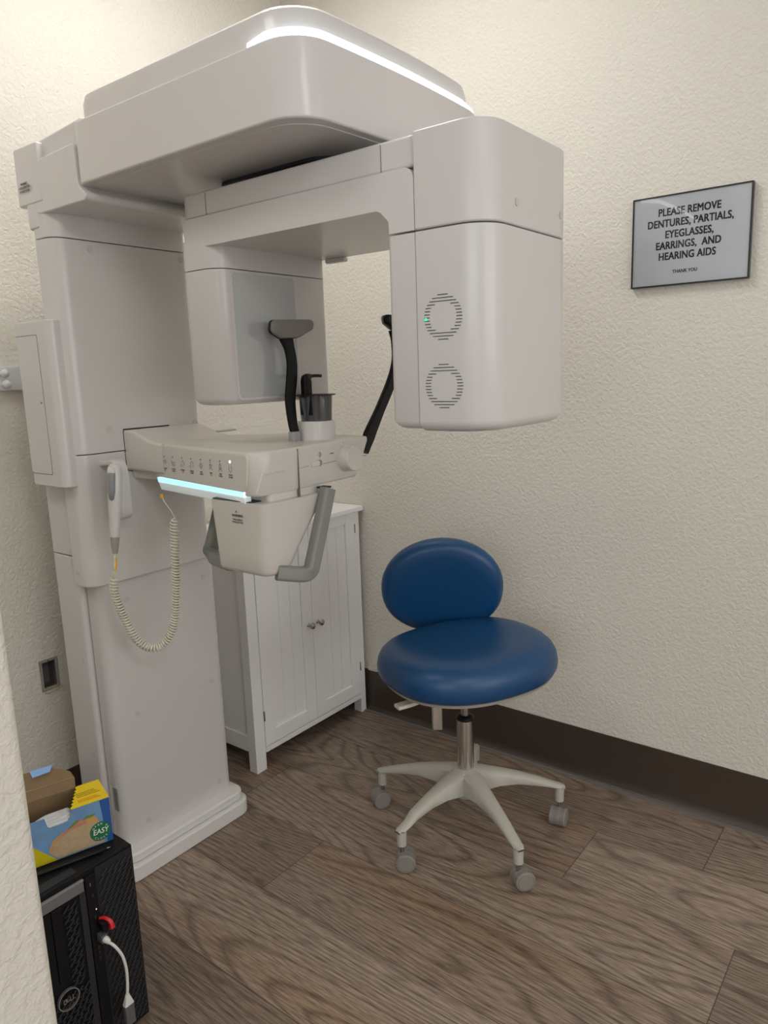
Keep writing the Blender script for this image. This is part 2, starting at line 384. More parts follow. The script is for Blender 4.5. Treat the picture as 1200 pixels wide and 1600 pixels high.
# neck under the boom
neck_p = rpoly([(-.345, 1.805), (-.590, 1.805), (-.540, 1.842), (-.540, 1.932), (-.345, 1.925)], [.02, .012, .03, .01, .02])
nk = put('neck_housing', prism_x(neck_p, -1.252, -.835), WHITE, MX, bevel=.004)
put('neck_cap', prism_x(rpoly([(-.262, 1.92), (-.56, 1.92), (-.56, 1.985), (-.262, 1.966)], [.01, .01, .01, .04]), -1.238, -.85), WHITE, nk, bevel=.006)
rb = put('rear_housing', prism(rrect(-1.2545, -.86, -.387, -.268, [.004, .01, .01, .015]), 1.832, 1.965), WHITE, MX, bevel=.004, bseg=3)
text('warning_print', 'WARNING\nLASER APERTURE\nDO NOT STARE', (-1.2575, -.318, 1.872), (0, -1, 0), (0, 0, 1), .0085, INK, rb, sx=.8)
put('cable_bracket', prism(rrect(-1.254, -1.20, -.358, -.30, [.012, .01, .01, .02]), 1.775, 1.833), WHITE, rb, bevel=.004)
# side cabinet box on the column
sb = put('side_housing', prism(rrect(-1.277, -1.236, -.385, -.222, [.034, .003, .003, .01]), 1.135, 1.555), WHITE, MX, bevel=.006, bseg=3)
put('service_door', prism_x(rrect(-.328, -.226, 1.168, 1.520, .008), -1.2778, -1.275), WHITE, sb, bevel=.0008)
stroke('door_seam', [[(.0, 0), (.101, 0), (.104, .004), (.104, .350), (.101, .354), (0, .354)]], (-1.2772, -.225, 1.167), (0, -1, 0), (0, 0, 1), .0012, mat('seam_grey', (.18, .17, .165), .7), sb)
put('latch_mark', prism_x(rrect(-.319, -.312, 1.350, 1.354, .001), -1.2784, -1.2776), INK, sb)

# boom
BO = rrect(-1.252, -.600, -1.240, -.520, [.075, .10, .05, .05])
def bowed(o2, bow=.012):
    return [(x, y - (bow * (1 - ((x + .926) / .326) ** 2) if y < -1.0 else 0)) for x, y in o2]
def inset(o2, d):
    cx, cy = -.926, -.88
    return [(x - d * (1 if x > cx else -1) * min(1, abs(x - cx) / .2), y - d * (1 if y > cy else -1) * min(1, abs(y - cy) / .2)) for x, y in o2]
def dens(o2, n=14):
    # extra points on the long front edge so that it can bow
    out = []
    for i, p in enumerate(o2):
        q = o2[(i + 1) % len(o2)]; out.append(p)
        if math.dist(p, q) > .3:
            for k in range(1, n): out.append((p[0] + (q[0] - p[0]) * k / n, p[1] + (q[1] - p[1]) * k / n))
    return out
BOO = bowed(dens(BO), .014)
boom = put('boom', prism(BOO, 1.840, 1.972), WHITE, MX, bevel=.005, bseg=3)
lid = put('boom_lid', loft([[(x, y, z) for x, y in inset(BOO, d)] for z, d in ((1.972, .016), (2.008, .016), (2.026, .020), (2.036, .032))]), WHITE, boom, bevel=.002)
put('underside_plate', prism(inset(BOO, .022), 1.8385, 1.8405), WHITE, boom, bevel=.0008)
put('slewing_ring', prism(rrect(-1.047, -.81, -1.115, -.765, .05), 1.832, 1.8393), mat('ring_black', (.004, .005, .012), .5), boom)
# lit strip: runs on the ledge from the near corner along the front
st = [p for p in inset(BOO, .003) if p[1] < -1.115]
st.sort(key=lambda p: p[0])
# order along the outline: left flank corner then front then right corner
left = sorted([p for p in st if p[0] < -1.17], key=lambda p: -p[1]); mid = sorted([p for p in st if -1.17 <= p[0] <= -.70], key=lambda p: p[0]); rt = sorted([p for p in st if p[0] > -.70], key=lambda p: p[0])
path = [left[0]] + left[1:] + mid + [p for p in rt if p[0] < -.615]
rings = []
for i, (x, y) in enumerate(path):
    q = inset([(x, y)], .012)[0]
    zt = 1.992 - (.012 if i == 0 else 0)
    rings.append([(x, y, 1.9725), (x, y, 1.9780), (q[0], q[1], zt), (q[0], q[1], 1.9725)])
put('light_strip', loft(rings), mat('strip_light', (.9, .93, 1), .4, emit=(.80, .90, 1.0), estr=3.5), boom, smooth=30)

# rotating arm: bar, tube head, detector
AX0, AX1 = -1.107, -.738
arm = put('rotating_arm', prism(rrect(AX0 + .006, AX1 - .006, -1.37, -.70, [.01, .01, .04, .04]), 1.7575, 1.811), WHITE, MX, bevel=.006, bseg=3)
b = prism_x(rpoly([(-.722, 1.7570), (-.722, 1.692), (-1.291, 1.692), (-1.313, 1.67), (-1.3135, 1.648), (-1.3705, 1.648), (-1.3705, 1.7570)],
                  [.004, .002, .022, .01, .001, .001, .022]), AX0, AX1)
put('inner_arch_cover', b, WHITE, arm, bevel=.0025)
put('arm_lip', prism_x(rrect(-.90, -.835, 1.681, 1.692, .004), AX1 - .012, AX1 + .004), WHITE, arm, bevel=.002)
for y in (-.800, -1.296):
    put('arm_seam', prism_x(rrect(y - .0006, y + .0006, 1.758, 1.806, .0004), AX0 + .0052, AX0 + .0064), mat('seam_grey', (.18, .17, .165), .7), arm)
# tube head
def th(y0, y1, r): return rrect(-1.108, -.752, y0, y1, r)
tc = put('tube_head_cap', prism(th(-1.522, -1.3712, [.060, .075, .004, .004]), 1.6475, 1.813), WHITE, MX, bevel=.005, bseg=3)
for c in ((-1.005, 1.687), (-.822, 1.690)):
    put('screw', disc((c[0], -1.5225, c[1]), (0, -1, 0), .0072, .001), CAPM, tc)
tubeh = put('tube_head', loft([[(x, y, z) for x, y in (lambda d: rpoly([(-1.108 + d, -1.522 + d), (-.752 - d, -1.522 + d), (-.752 - d, -1.3722), (-1.108 + d, -1.3722)], [.060, .075, .003, .003]))(dd)]
      for z, dd in ((1.287, .024), (1.2885, .016), (1.293, .008), (1.300, .002), (1.308, 0), (1.6445, 0))]), WHITE, MX, smooth=50)
put('inner_shell', loft([[(x, y, z) for x, y in (lambda d: rpoly([(-1.106 + d, -1.3708), (-.754 - d, -1.3708), (-.754 - d, -1.306 - d), (-1.106 + d, -1.306 - d)], [.002, .002, .014, .014]))(dd)]
      for z, dd in ((1.291, .020), (1.2925, .013), (1.297, .006), (1.306, 0), (1.6445, 0))]), WHITE, tubeh, smooth=50)
for ci, zc in enumerate((1.493, 1.371)):
    b = bmesh.new(); R0, R1 = .040, .0275; n = 15; zs = []
    for k in range(n):
        dz = -R0 * .97 + 2 * R0 * .97 * k / (n - 1); hw = math.sqrt(max(0, R0 ** 2 - dz ** 2)); hw = max(hw, .011)
        segs = []
        if abs(dz) < R1 * .98:
            hi = math.sqrt(R1 ** 2 - dz ** 2); segs = [(-hw, -max(hi, hw - .0125 if abs(dz) < .02 else hi)), (max(hi, 0), hw)]
            if abs(dz) < .022: segs = [(-hw, -hw + .0115), (hw - .0115, hw)]
        else: segs = [(-hw * .98, hw * .98)]
        for a0, a1 in segs:
            box(-1.1088, -1.1070, -1.429 + a0, -1.429 + a1, zc + dz - .0006, zc + dz + .0006, b)
    put('vent_grille', b, BLACKINK, tubeh, smooth=0)
put('power_led', disc((-1.1088, -1.393, 1.4905), (-1, 0, 0), .0026, .0008), mat('green_led', (0, .5, .2), .4, emit=(.05, .9, .40), estr=1.2), tubeh)
# detector
DET = [(-1.108, -.828), (-.740, -.828), (-.740, -.700), (-1.108, -.700)]
def det(d, z): return [(x, y, z) for x, y in rpoly([(-1.108 + d, -.828 + d), (-.740 - d, -.828 + d), (-.740 - d, -.700 - d), (-1.108 + d, -.700 - d)], [.045, .020, .02, .025])]
dh = put('detector_housing', loft([det(.022, 1.335), det(.013, 1.3365), det(.006, 1.341), det(0, 1.352), det(0, 1.6425)]), WHITE, MX, smooth=50)
put('detector_cap', loft([det(.0, 1.6445), det(.0, 1.71)]), WHITE, dh, smooth=50)
put('window_bezel', prism_y(rrect(-1.070, -.858, 1.345, 1.642, .012), -.8292, -.8275), WHITE, dh, bevel=.0006)
put('sensor_window', prism_y(rrect(-1.064, -.864, 1.351, 1.636, .010), -.8302, -.8286), GLASSG, dh)

# control platform
PT = [(-1.100, -.404), (-1.094, -.535), (-1.165, -.960), (-1.120, -.979), (-1.035, -.978), (-.750, -.962), (-.728, -.66), (-.79, -.60), (-.86, -.50), (-.865, -.404)]
PB = [(-1.092, -.404), (-1.080, -.533), (-1.165, -.948), (-1.150, -.972), (-1.035, -.974), (-.802, -.960), (-.775, -.67), (-.82, -.61), (-.87, -.51), (-.875, -.404)]
RA = [.004, .03, .035, .035, .2, .012, .04, .05, .05, .004]
def lerp2(A, B, t): return [(a[0] + (b_[0] - a[0]) * t, a[1] + (b_[1] - a[1]) * t) for a, b_ in zip(A, B)]
def pring(t, z, d=0):
    P = lerp2(PT, PB, t); cx, cy = -.94, -.78
    P = [(x - d * (1 if x > cx else -1), y + (d if y < -.9 else 0)) for x, y in P]
    return [(x, y, z) for x, y in rpoly(P, RA, 5)]
plat = put('control_platform', loft([pring(1, 1.137, .008), pring(.97, 1.1385, .003), pring(.92, 1.144, 0), pring(.1, 1.226, 0), pring(.04, 1.233, .0012), pring(0, 1.2368, .004), pring(0, 1.2380, .010)]), WARM, MX, smooth=40)
put('platform_arm', loft([[(x, y, 0) if False else (x, yy, z) for (x, z), yy in [(p, yv) for p in rrect(-1.104, -.862, z0, z1, .008)]] for yv, z0, z1 in ((-.40, 1.162, 1.270), (-.44, 1.162, 1.268), (-.50, 1.160, 1.246), (-.56, 1.158, 1.2375))]), WARM, plat)
put('arm_slot', box(-1.108, -.96, -.4030, -.4020, 1.270, 1.2735), DARKGAP, plat, smooth=0)
stroke('arm_slot_edge', [[(0, .115), (-.003, .108), (-.003, .012), (.002, .002), (.014, .0)]], (-1.105, -.4022, 1.158), (1, 0, 0), (0, 0, 1), .002, DARKGAP, plat)
U = Vector((-.163, -.987, 0)).normalized(); N = Vector((U.y, -U.x, 0)); O = Vector((-1.092, -.533, 0)); ZU = Vector((0, 0, 1))
O = O + N * .003
def pp(s, z, d=0): return O + U * s + N * d + ZU * z
# raised icon panel
b = loft([[pp(s, z, d) for s, z in rpoly([(-.035, 1.150), (.412, 1.146), (.426, 1.231), (-.010, 1.2335)], [.012, .02, .012, .006])] for d in (-.012, .002)])
ip = put('icon_panel', b, WARM, plat, bevel=.0025)
NI = .0025
labels_ = ['COLUMN\nUP', 'COLUMN\nDOWN', 'CHINREST\nUP', 'CHINREST\nDOWN', 'BEAM\nON/OFF', 'BEAM\nUP', 'BEAM\nDOWN', 'PATIENT\nRETURN']
ss = [.0335, .080, .1285, .174, .2205, .2655, .309, .353]
def icon(k):
    if k == 0: return [[(-.009, -.008), (-.009, -.003)], [(-.005, 0), (-.005, .006), (.009, .006), (.009, -.002)], [(-.001, -.003), (-.001, .003), (.005, .003), (.005, -.003)]]
    if k == 1: return [[(-.008, .008), (-.008, .003)], [(-.006, -.006), (-.006, .003), (.009, .003), (.009, -.006), (-.006, -.006)], [(-.002, -.002), (.005, -.002)], [(0, .003), (0, -.004)]]
    if k in (2, 3): return [arc(.003, .001, .0065, -60, 200, 10, .008), [(-.003, -.002), (-.004, -.007)], [(-.010, -.004), (-.007, -.003), (-.010, -.006)]]
    if k == 4: return [arc(0, .001, .004, 0, 360, 10), [(0, .006), (0, .009)], [(0, -.004), (0, -.008)], [(-.009, .001), (-.005, .001)], [(.005, .001), (.009, .001)], [(-.006, .006), (-.004, .004)], [(.006, .006), (.004, .004)], [(-.006, -.005), (-.004, -.003)], [(.006, -.005), (.004, -.003)]]
    if k == 5: return [arc(0, .003, .0038, 0, 360, 10), [(-.007, .004), (.007, .004)], arc(0, -.009, .007, 20, 160, 8), [(-.002, .010), (0, .012), (.002, .010)]]
    if k == 6: return [arc(0, .003, .0038, 0, 360, 10), [(-.008, -.002), (.008, -.002)], arc(0, -.011, .007, 20, 160, 8), [(-.002, .008), (0, .010), (.002, .008)]]
    return [arc(0, 0, .0062, 130, 410, 14, .008)]
for k, s in enumerate(ss):
    zd = 1.2055 + .0068 * k / 7
    on = k == 7
    put('status_lamp', disc(pp(s, zd, NI - .0004), N, .0030 if on else .0017, .0006), mat('lamp_on', (1, 1, 1), .4, emit=(1, 1, 1), estr=2.5) if on else BLACKINK, ip)
    stroke('icon', icon(k), pp(s, zd - .0155, NI - .0006), U, ZU, .0011, INK, ip, nrm=N)
    text('icon_caption', labels_[k], pp(s, zd - .0330, NI - .0006), U, ZU, .0052, INK, ip, sx=.85, line=.95)
# lit bar below the panel, wrapping up at the near corner
def bar(zs, d0, d1, s0, s1): return loft([[pp(s, z, d) for z, d in ((zs[0], d0), (zs[1], d1), (zs[1], -.02), (zs[0], -.02))] for s in (s0, s1)])
put('light_bar', bar((1.1345, 1.1475), -.0005, .0015, -.018, .398), mat('cyan_light', (.6, .9, 1), .4, emit=(.42, .80, .86), estr=.85), plat, smooth=0)
b = loft([[pp(s, z, d) for z, d in rpoly([(1.1135, -.006), (1.1345, 0.0), (1.1345, -.02), (1.1135, -.02)], [.004, .0005, .0005, .003], 3)] for s in (-.014, .396)])
put('light_bar_lens', b, mat('lens_white', (.82, .85, .85), .35, emit=(.7, .85, .88), estr=.22), plat)
b = loft([[pp(s, z, d) for s, z in [(.398, 1.1345), (.4015, 1.1345), (.4080, 1.1475), (.398, 1.1475)]] for d in (-.004, .0012)])
put('light_bar_corner', b, mat('cyan_light_end', (.8, .95, 1), .4, emit=(.7, .93, 1), estr=.95), plat, smooth=0)
# front of the platform: seam, slide switch, knob
def fy(x): return -.979 + (x + 1.12) * .0459
put('front_seam', box(-1.0361, -1.0349, -.9793, -.97, 1.117, 1.233), mat('seam_grey', (.18, .17, .165), .7), plat, smooth=0)
for x0, x1 in ((-1.142, -1.075), (-1.033, -.995), (-.945, -.895), (-.795, -.765)):
    b = bmesh.new(); loft([[(x, fy(x) + dy, z) for x, z in ((x0, 1.1865), (x1, 1.1885), (x1, 1.1893), (x0, 1.1873))] for dy in (-.0009, .003)], bm=b)
    put('waist_seam', b, mat('seam_grey', (.18, .17, .165), .7) if x0 > -1.1 else WARM, plat, smooth=0)
put('switch_recess', prism_y(rrect(-.990, -.948, 1.184, 1.199, .0075), fy(-.97) - .0006, fy(-.97) + .003), mat('recess_grey', (.30, .28, .265), .6), plat)
put('slide_switch', prism_y(rrect(-.989, -.958, 1.1845, 1.1985, .007), fy(-.97) - .0035, fy(-.97) + .002), WARM, plat, bevel=.0012)
stroke('switch_icon', [[(-.006, -.005), (-.006, .006), (-.001, .006), (.0, .004), (0, -.005)], [(.006, 0), (.008, 0)], [(.011, 0), (.013, 0)], arc(.023, 0, .0045, 0, 360, 12), [(.023, -.007), (.023, .007)]], (-.978, fy(-.97) - .0006, 1.211), (1, 0, 0), (0, 0, 1), .0008, INK, plat)
text('dial_caption', 'TEMPLE', (-.911, fy(-.91) - .0004, 1.209), (1, 0, 0), (0, 0, 1), .005, INK, plat)
stroke('dial_scale', [arc(0, 0, .040, 100, 170, 12)], (-.853, fy(-.85) - .0005, 1.192), (1, 0, 0), (0, 0, 1), .0009, INK, plat)
put('dial_knob', lathe((-.853, fy(-.85) + .002, 1.192), (0, -1, 0), [(.0345, 0), (.0345, .004), (.0325, .008), (.0318, .031), (.0300, .0335), (.0290, .0335), (.0285, .0328), (0.0001, .0328)], 48), WARM, plat, smooth=30)
# belly under the platform
bl = put('under_tray', prism(rpoly([(-1.125, -.970), (-.955, -.966), (-.92, -.93), (-.92, -.70), (-1.10, -.66)], [.012, .012, .03, .03, .03]), 1.113, 1.140), WARM, plat, bevel=.005, bseg=3)
# patient handle housing hanging below
def hr(x0, x1, y0, y1, z, r=.03): return [(x, y, z) for x, y in rrect(x0, x1, y0, y1, [r, r, r, r * .5])]
hh = put('handle_housing', loft([hr(-1.155, -.945, -.985, -.800, 1.1215, .02), hr(-1.150, -1.030, -.975, -.803, 1.00), hr(-1.148, -1.055, -.972, -.804, .962), hr(-1.144, -1.060, -.968, -.807, .953, .026), hr(-1.136, -1.068, -.960, -.815, .949, .02)]), WARM, MX, smooth=50)
put('housing_gap', prism(rrect(-1.153, -1.05, -.940, -.802, .01), 1.117, 1.1235), DARKGAP, hh)
TW = (-1.1553, -.8905)
text('warning_print', 'WARNING', (-1.1545, -.893, 1.0895), (0, -1, 0), (0, 0, 1), .0085, INK, hh, sx=.9, bold=.0002)
text('warning_print', 'Push prohibited\nWatch your hands', (-1.1545, -.893, 1.0775), (0, -1, 0), (0, 0, 1), .0058, INK, hh, sx=.85)
stroke('warning_triangle', [[(-.003, 0), (0, .005), (.003, 0)]], (-1.1548, -.890, 1.0965), (0, -1, 0), (0, 0, 1), .0008, INK, hh)
for yy, sgn, sh in ((-1.000, -1, .036), (-.635, 1, .17)):
    P = catmull([(-.962, yy, 1.132), (-.978, yy, 1.090), (-1.005, yy, 1.020), (-1.026, yy, .968), (-1.036, yy, .948), (-1.052, yy - sgn * sh * .2, .9415), (-1.085, yy - sgn * sh * .6, .9485), (-1.110, yy - sgn * sh, .955)], 5)
    put('hand_grip', tube(P, 0, flat=(.028, .036, (0, 1, 0))), GREYGRIP, MX, bevel=.002)
put('grip_hinge', box(-.975, -.950, -1.000, -.975, 1.1325, 1.1365), DARKGAP, plat, smooth=0)
# tray beside the column
put('accessory_tray', loft([[(x, y, z) for x, y in rpoly([(-.985, -.440), (-.92, -.30), (-.72, -.30), (-.765, -.470), (-.93, -.47)], [.03, .02, .02, .02, .02])] for z in (1.243, 1.250)]), WHITE, MX, bevel=.002)
# chin rest: post, cup and bite hook
cp = put('chin_rest_post', lathe((-.868, -.885, 1.236), (0, 0, 1), [(.050, 0), (.0492, .004), (.0482, .046), (.0465, .049), (.0001, .049)], 40, sx=1.0, sy=.95), WHITE, MX, smooth=30)
cup = put('bite_cup', lathe((-.866, -.885, 1.285), (0, 0, 1), [(.041, 0), (.0445, .062), (.052, .0625), (.052, .0645), (.0435, .0645), (.040, .006), (.0001, .006)], 40, sy=.9), mat('smoke_grey_clear', (.10, .10, .11), .12, trans=.35, coat=.3), cp, smooth=30)
put('cup_insert', box(-.903, -.874, -.905, -.865, 1.30, 1.349), BLACKP, cup, bevel=.002)
put('cup_rim', lathe((-.866, -.885, 1.348), (0, 0, 1), [(.051, 0), (.054, .0005), (.054, .0022), (.051, .003), (.0001, .003)], 40, sy=.9), BLACKP, cup)
P = catmull([(-.897, -.885, 1.345), (-.897, -.885, 1.372), (-.896, -.885, 1.386), (-.888, -.885, 1.394), (-.872, -.885, 1.3965), (-.842, -.885, 1.396)], 6)
put('bite_hook', tube(P, 0, flat=([.020 if i < 14 else .020 - .012 * min(1, (i - 14) / 8) for i in range(31)], [.026 if i < 14 else max(.008, .026 - .002 * (i - 14)) for i in range(31)], (0, 1, 0))), BLACKP, cp)
# temple supports
def temple(P, ws, hs, padc, padn, lab):
    CP = catmull(P, 6); n = len(CP)
    def il(L): return [L[int(i / (n - 1) * (len(L) - 1))] * (1 - (i / (n - 1) * (len(L) - 1)) % 1) + L[min(len(L) - 1, int(i / (n - 1) * (len(L) - 1)) + 1)] * ((i / (n - 1) * (len(L) - 1)) % 1) for i in range(n)]
    a = put('temple_support', tube(CP, 0, flat=(il(ws), il(hs), (1, 0, 0))), BLACKP, MX, smooth=50)
    a['label'] = lab
    c = Vector(padc); nn = Vector(padn).normalized(); sd = ZU.cross(nn).normalized()
    rings = []
    for t, k, bow in ((-.014, .93, 0), (-.008, 1.0, 0), (0, 1.0, 0), (.003, .95, 0)):
        pr = rpoly([(-.060 * k, -.010 * k), (-.030 * k, -.026 * k), (.020 * k, -.024 * k), (.056 * k, -.004 * k), (.060 * k, .020 * k), (-.056 * k, .019 * k)], [.012, .02, .03, .012, .010, .014], 5)
        rings.append([c + sd * x + ZU * z + nn * (t + 3.0 * x * x) for x, z in pr])
    bk = put('pad_shell', loft(rings), BLACKP, a, smooth=50)
    rings = []
    for t, k in ((.002, .97), (.008, .97), (.0115, .90), (.0125, .6)):
        pr = rpoly([(-.060 * k, -.010 * k), (-.030 * k, -.026 * k), (.020 * k, -.024 * k), (.056 * k, -.004 * k), (.060 * k, .020 * k), (-.056 * k, .019 * k)], [.012, .02, .03, .012, .010, .014], 5)
        rings.append([c + sd * x + ZU * z + nn * (t + 3.0 * x * x) for x, z in pr])
    put('pad', loft(rings), PADG, a, smooth=50)
put('support_stub', prism(rrect(-.946, -.919, -.880, -.860, .004), 1.236, 1.262), mat('stub_grey', (.36, .36, .36), .3), MX)
temple([(-.930, -.870, 1.255), (-.935, -.868, 1.285), (-.939, -.868, 1.340), (-.930, -.868, 1.39), (-.926, -.868, 1.430), (-.930, -.866, 1.465), (-.938, -.864, 1.492)],
       [.024, .026, .030, .032, .030, .030, .042], [.012] * 7, (-.932, -.874, 1.512), (-.35, -1, 0), 'temple support with grey pad facing the camera')
temple([(-.757, -.948, 1.195), (-.735, -.948, 1.235), (-.685, -.948, 1.30), (-.625, -.945, 1.375), (-.600, -.945, 1.43), (-.598, -.945, 1.48), (-.600, -.945, 1.51)],
       [.026, .040, .030, .030, .030, .034, .05], [.014] * 7, (-.588, -.945, 1.530), (-.1, 1, 0), 'temple support mostly hidden behind the tube head')
# cradle of the hand switch
P = catmull([(-1.172, -.398, 1.188), (-1.173, -.440, 1.193), (-1.174, -.470, 1.190), (-1.176, -.484, 1.160), (-1.177, -.486, 1.10), (-1.176, -.484, 1.062), (-1.172, -.470, 1.052)], 5)
cr = put('switch_cradle', tube(P, 0, flat=(.034, .014, (1, 0, 0))), WHITE, MX, smooth=50)
put('cradle_clip', prism(rrect(-1.212, -1.186, -.505, -.470, .008), 1.165, 1.182), WHITE, cr, bevel=.002)

# ---------------------------------------------------------------- hand switch with coiled cord
HS = thing('exposure_hand_switch', 'white exposure hand switch with grey button hanging in its cradle, on a coiled cream cord', 'hand switch', (-1.222, -.505, .975))
q0 = Vector((-1.208, -.505, 1.193)); q1 = Vector((-1.228, -.505, 1.012)); axd = (q1 - q0).normalized(); Lh = (q1 - q0).length
body = put('grip_body', lathe(q0, axd, [(.004, -.004), (.014, -.001), (.0175, .006), (.019, .03), (.0195, .06), (.018, .10), (.0145, .15), (.012, Lh)], 28, sx=1.0, sy=.85), WHITE, HS, smooth=60)
put('button_pad', lathe(q0 + Vector((-.0125, -.0075, -.010)), axd, [(.002, 0), (.0095, .004), (.0115, .015), (.0115, .055), (.008, .074), (.001, .079)], 18, sx=.8, sy=1), mat('button_grey', (.25, .27, .28), .4), body, smooth=60)
put('button_tip', lathe(q0 + Vector((-.0115, -.0055, -.003)), axd, [(.002, -.002), (.0100, .002), (.0113, .012), (.0110, .015), (.001, .016)], 18), WHITE, body, smooth=60)
put('strain_relief', lathe(q1, (q1 - q0 + Vector((.004, 0, 0))), [(.0115, 0), (.0105, .012), (.0068, .040), (.006, .043), (.001, .044)], 20), mat('relief_taupe', (.36, .345, .31), .5), HS)
e0 = q1 + (q1 - q0).normalized() * .043
put('cord_sleeve', tube(catmull([e0 + Vector((0, 0, -.012)), e0 + Vector((-.001, 0, -.030)), e0 + Vector((-.005, 0, -.044))], 5), .0036, 10), YEL, HS)
cp0 = e0 + Vector((-.010, .004, -.062))
path = catmull([cp0, (-1.240, -.500, .860), (-1.222, -.503, .790), (-1.200, -.515, .728), (-1.170, -.532, .700), (-1.143, -.555, .712), (-1.130, -.580, .765), (-1.132, -.605, .86), (-1.137, -.622, .95), (-1.136, -.630, 1.055)], 24)
acc = [0]
for a_, b_ in zip(path, path[1:]): acc.append(acc[-1] + (b_ - a_).length)
def at_len(s):
    for i in range(1, len(acc)):
        if acc[i] >= s:
            t = (s - acc[i - 1]) / (acc[i] - acc[i - 1]); return path[i - 1].lerp(path[i], t), (path[i] - path[i - 1]).normalized()
    return path[-1], (path[-1] - path[-2]).normalized()
coil = [e0, e0 + Vector((-.006, 0, -.048)), cp0 + Vector((-.004, 0, .006))]; TL = acc[-1]; pitch = .0080; spt = 12; a = Vector((1, 0, 0)); n_ = int(TL / pitch * spt)
for k in range(n_):
    s = TL * k / n_; p, t = at_len(s); a = (a - t * a.dot(t)).normalized(); bb = a.cross(t); ph = 2 * PI * k / spt
    rr_ = .0092 * min(1, .3 + k / 20) * min(1, .3 + (n_ - k) / 20)
    coil.append(p + a * rr_ * math.cos(ph) + bb * rr_ * math.sin(ph))
put('coiled_cord', tube(coil, .0025, 6), CREAMC, HS, smooth=60)
put('cord_lead', tube(catmull([coil[-1], (-1.141, -.628, 1.075), (-1.150, -.615, 1.10), (-1.152, -.610, 1.116)], 5), .0014, 6), CREAMC, HS)
put('cord_plug', cyl((-1.152, -.610, 1.109), (-1.152, -.610, 1.118), .004), YEL, HS)

# ---------------------------------------------------------------- cabinet
CB = thing('storage_cabinet', 'white two-door cabinet with beadboard panels standing in the corner behind the x-ray machine', 'cabinet', (-.34, -.17, 0))
cx0, cx1, cyf, cyb = -.642, -.022, -.303, -.035
put('top', box(cx0 - .012, cx1 + .017, cyf - .012, cyb, .857, .876), CABW, CB, bevel=.002)
for x0, x1, y0, y1 in ((cx0, cx0 + .047, cyf, cyf + .04), (cx1 - .030, cx1, cyf, cyf + .04), (cx0, cx0 + .04, cyb - .04, cyb), (cx1 - .04, cx1, cyb - .04, cyb)):
    put('leg', box(x0, x1, y0, y1, 0, .857), CABW, CB, bevel=.0015)
put('side_panel', box(cx0 + .008, cx0 + .02, cyf + .04, cyb - .04, .12, .857), CABW, CB)
put('side_rail', box(cx0 + .002, cx0 + .02, cyf + .04, cyb - .04, .075, .135), CABW, CB, bevel=.001)
put('side_panel', box(cx1 - .02, cx1 - .008, cyf + .04, cyb - .04, .09, .857), CABW, CB)
put('bottom_shelf', box(cx0 + .02, cx1 - .02, cyf + .01, cyb, .083, .095), CABW, CB)
put('back_panel', box(cx0 + .02, cx1 - .02, cyb - .01, cyb, .095, .857), CABW, CB)
put('front_rail', box(cx0 + .047, cx1 - .030, cyf - .004, cyf + .015, .066, .084), CABW, CB, bevel=.001)
dx0, dx1 = cx0 + .0485, cx1 - .0315; dm = (dx0 + dx1) / 2 + .004
def cab_door(x0, x1, knobx, hx):
    b = bmesh.new(); z0, z1, fw = .087, .855, .052; y0, y1 = cyf - .002, cyf + .014
    box(x0, x0 + fw, y0, y1, z0, z1, b); box(x1 - fw, x1, y0, y1, z0, z1, b); box(x0 + fw, x1 - fw, y0, y1, z0, z0 + fw, b); box(x0 + fw, x1 - fw, y0, y1, z1 - fw * .75, z1, b)
    d = put('door', b, CABW, CB, smooth=0, bevel=.0012)
    b = bmesh.new(); n = 3; w_ = (x1 - x0 - 2 * fw) / n
    for i in range(n):
        box(x0 + fw + i * w_ + .0012, x0 + fw + (i + 1) * w_ - .0012, cyf + .0045, cyf + .010, z0 + fw - .004, z1 - fw * .75 + .004, b)
    box(x0 + fw - .002, x1 - fw + .002, cyf + .0068, cyf + .012, z0 + fw - .004, z1 - fw * .75 + .004, b)
    put('beadboard_panel', b, CABW, d, smooth=0, bevel=.0008)
    put('knob', lathe((knobx, cyf - .002, .472), (0, -1, 0), [(.008, 0), (.005, .003), (.005, .012), (.010, .017), (.0125, .022), (.0105, .027), (.004, .030), (.0005, .0305)], 24), STEEL, d)
    for hz in (.790, .205):
        put('hinge', box(hx - .0025, hx + .0025, cyf - .0045, cyf + .004, hz - .018, hz + .018), STEEL, d, smooth=0)
cab_door(dx0, dm - .001, dm - .024, dx0 - .001)
cab_door(dm + .001, dx1, dm + .026, dx1 + .001)

# ---------------------------------------------------------------- stool
SC = Vector((-.490, -1.080, 0)); TH = math.radians(-22.7)
ST = thing('operator_stool', 'rolling stool with dark blue vinyl seat and low oval backrest on an off-white five-star base', 'stool', tuple(SC))
def R2(x, y, z, c=SC): return Vector((c.x + x * math.cos(TH) - y * math.sin(TH), c.y + x * math.sin(TH) + y * math.cos(TH), z))
SO = (-.010, -.035)     # seat centre ahead of the column
def seat_ring(k, z, kx=1.0, n=56):
    out = []
    for i in range(n):
        a = 2 * PI * i / n; c, s = math.cos(a), math.sin(a)
        ex = .88 if s < 0 else .74
        x = .262 * k * math.copysign(abs(c) ** ex, c); y = .222 * k * math.copysign(abs(s) ** ex, s)
        if s > 0: y *= .93
        zz = z + .093
        out.append(R2(x + SO[0], y + SO[1], zz))
    return out
prof = [(.80, .436), (.90, .438), (.965, .446), (.995, .462), (1.0, .480), (.985, .500), (.95, .517), (.89, .531), (.80, .540), (.65, .544), (.45, .543), (.22, .542), (.03, .541)]
put('seat', loft([seat_ring(k, z) for k, z in prof]), VINYL, ST, smooth=80)
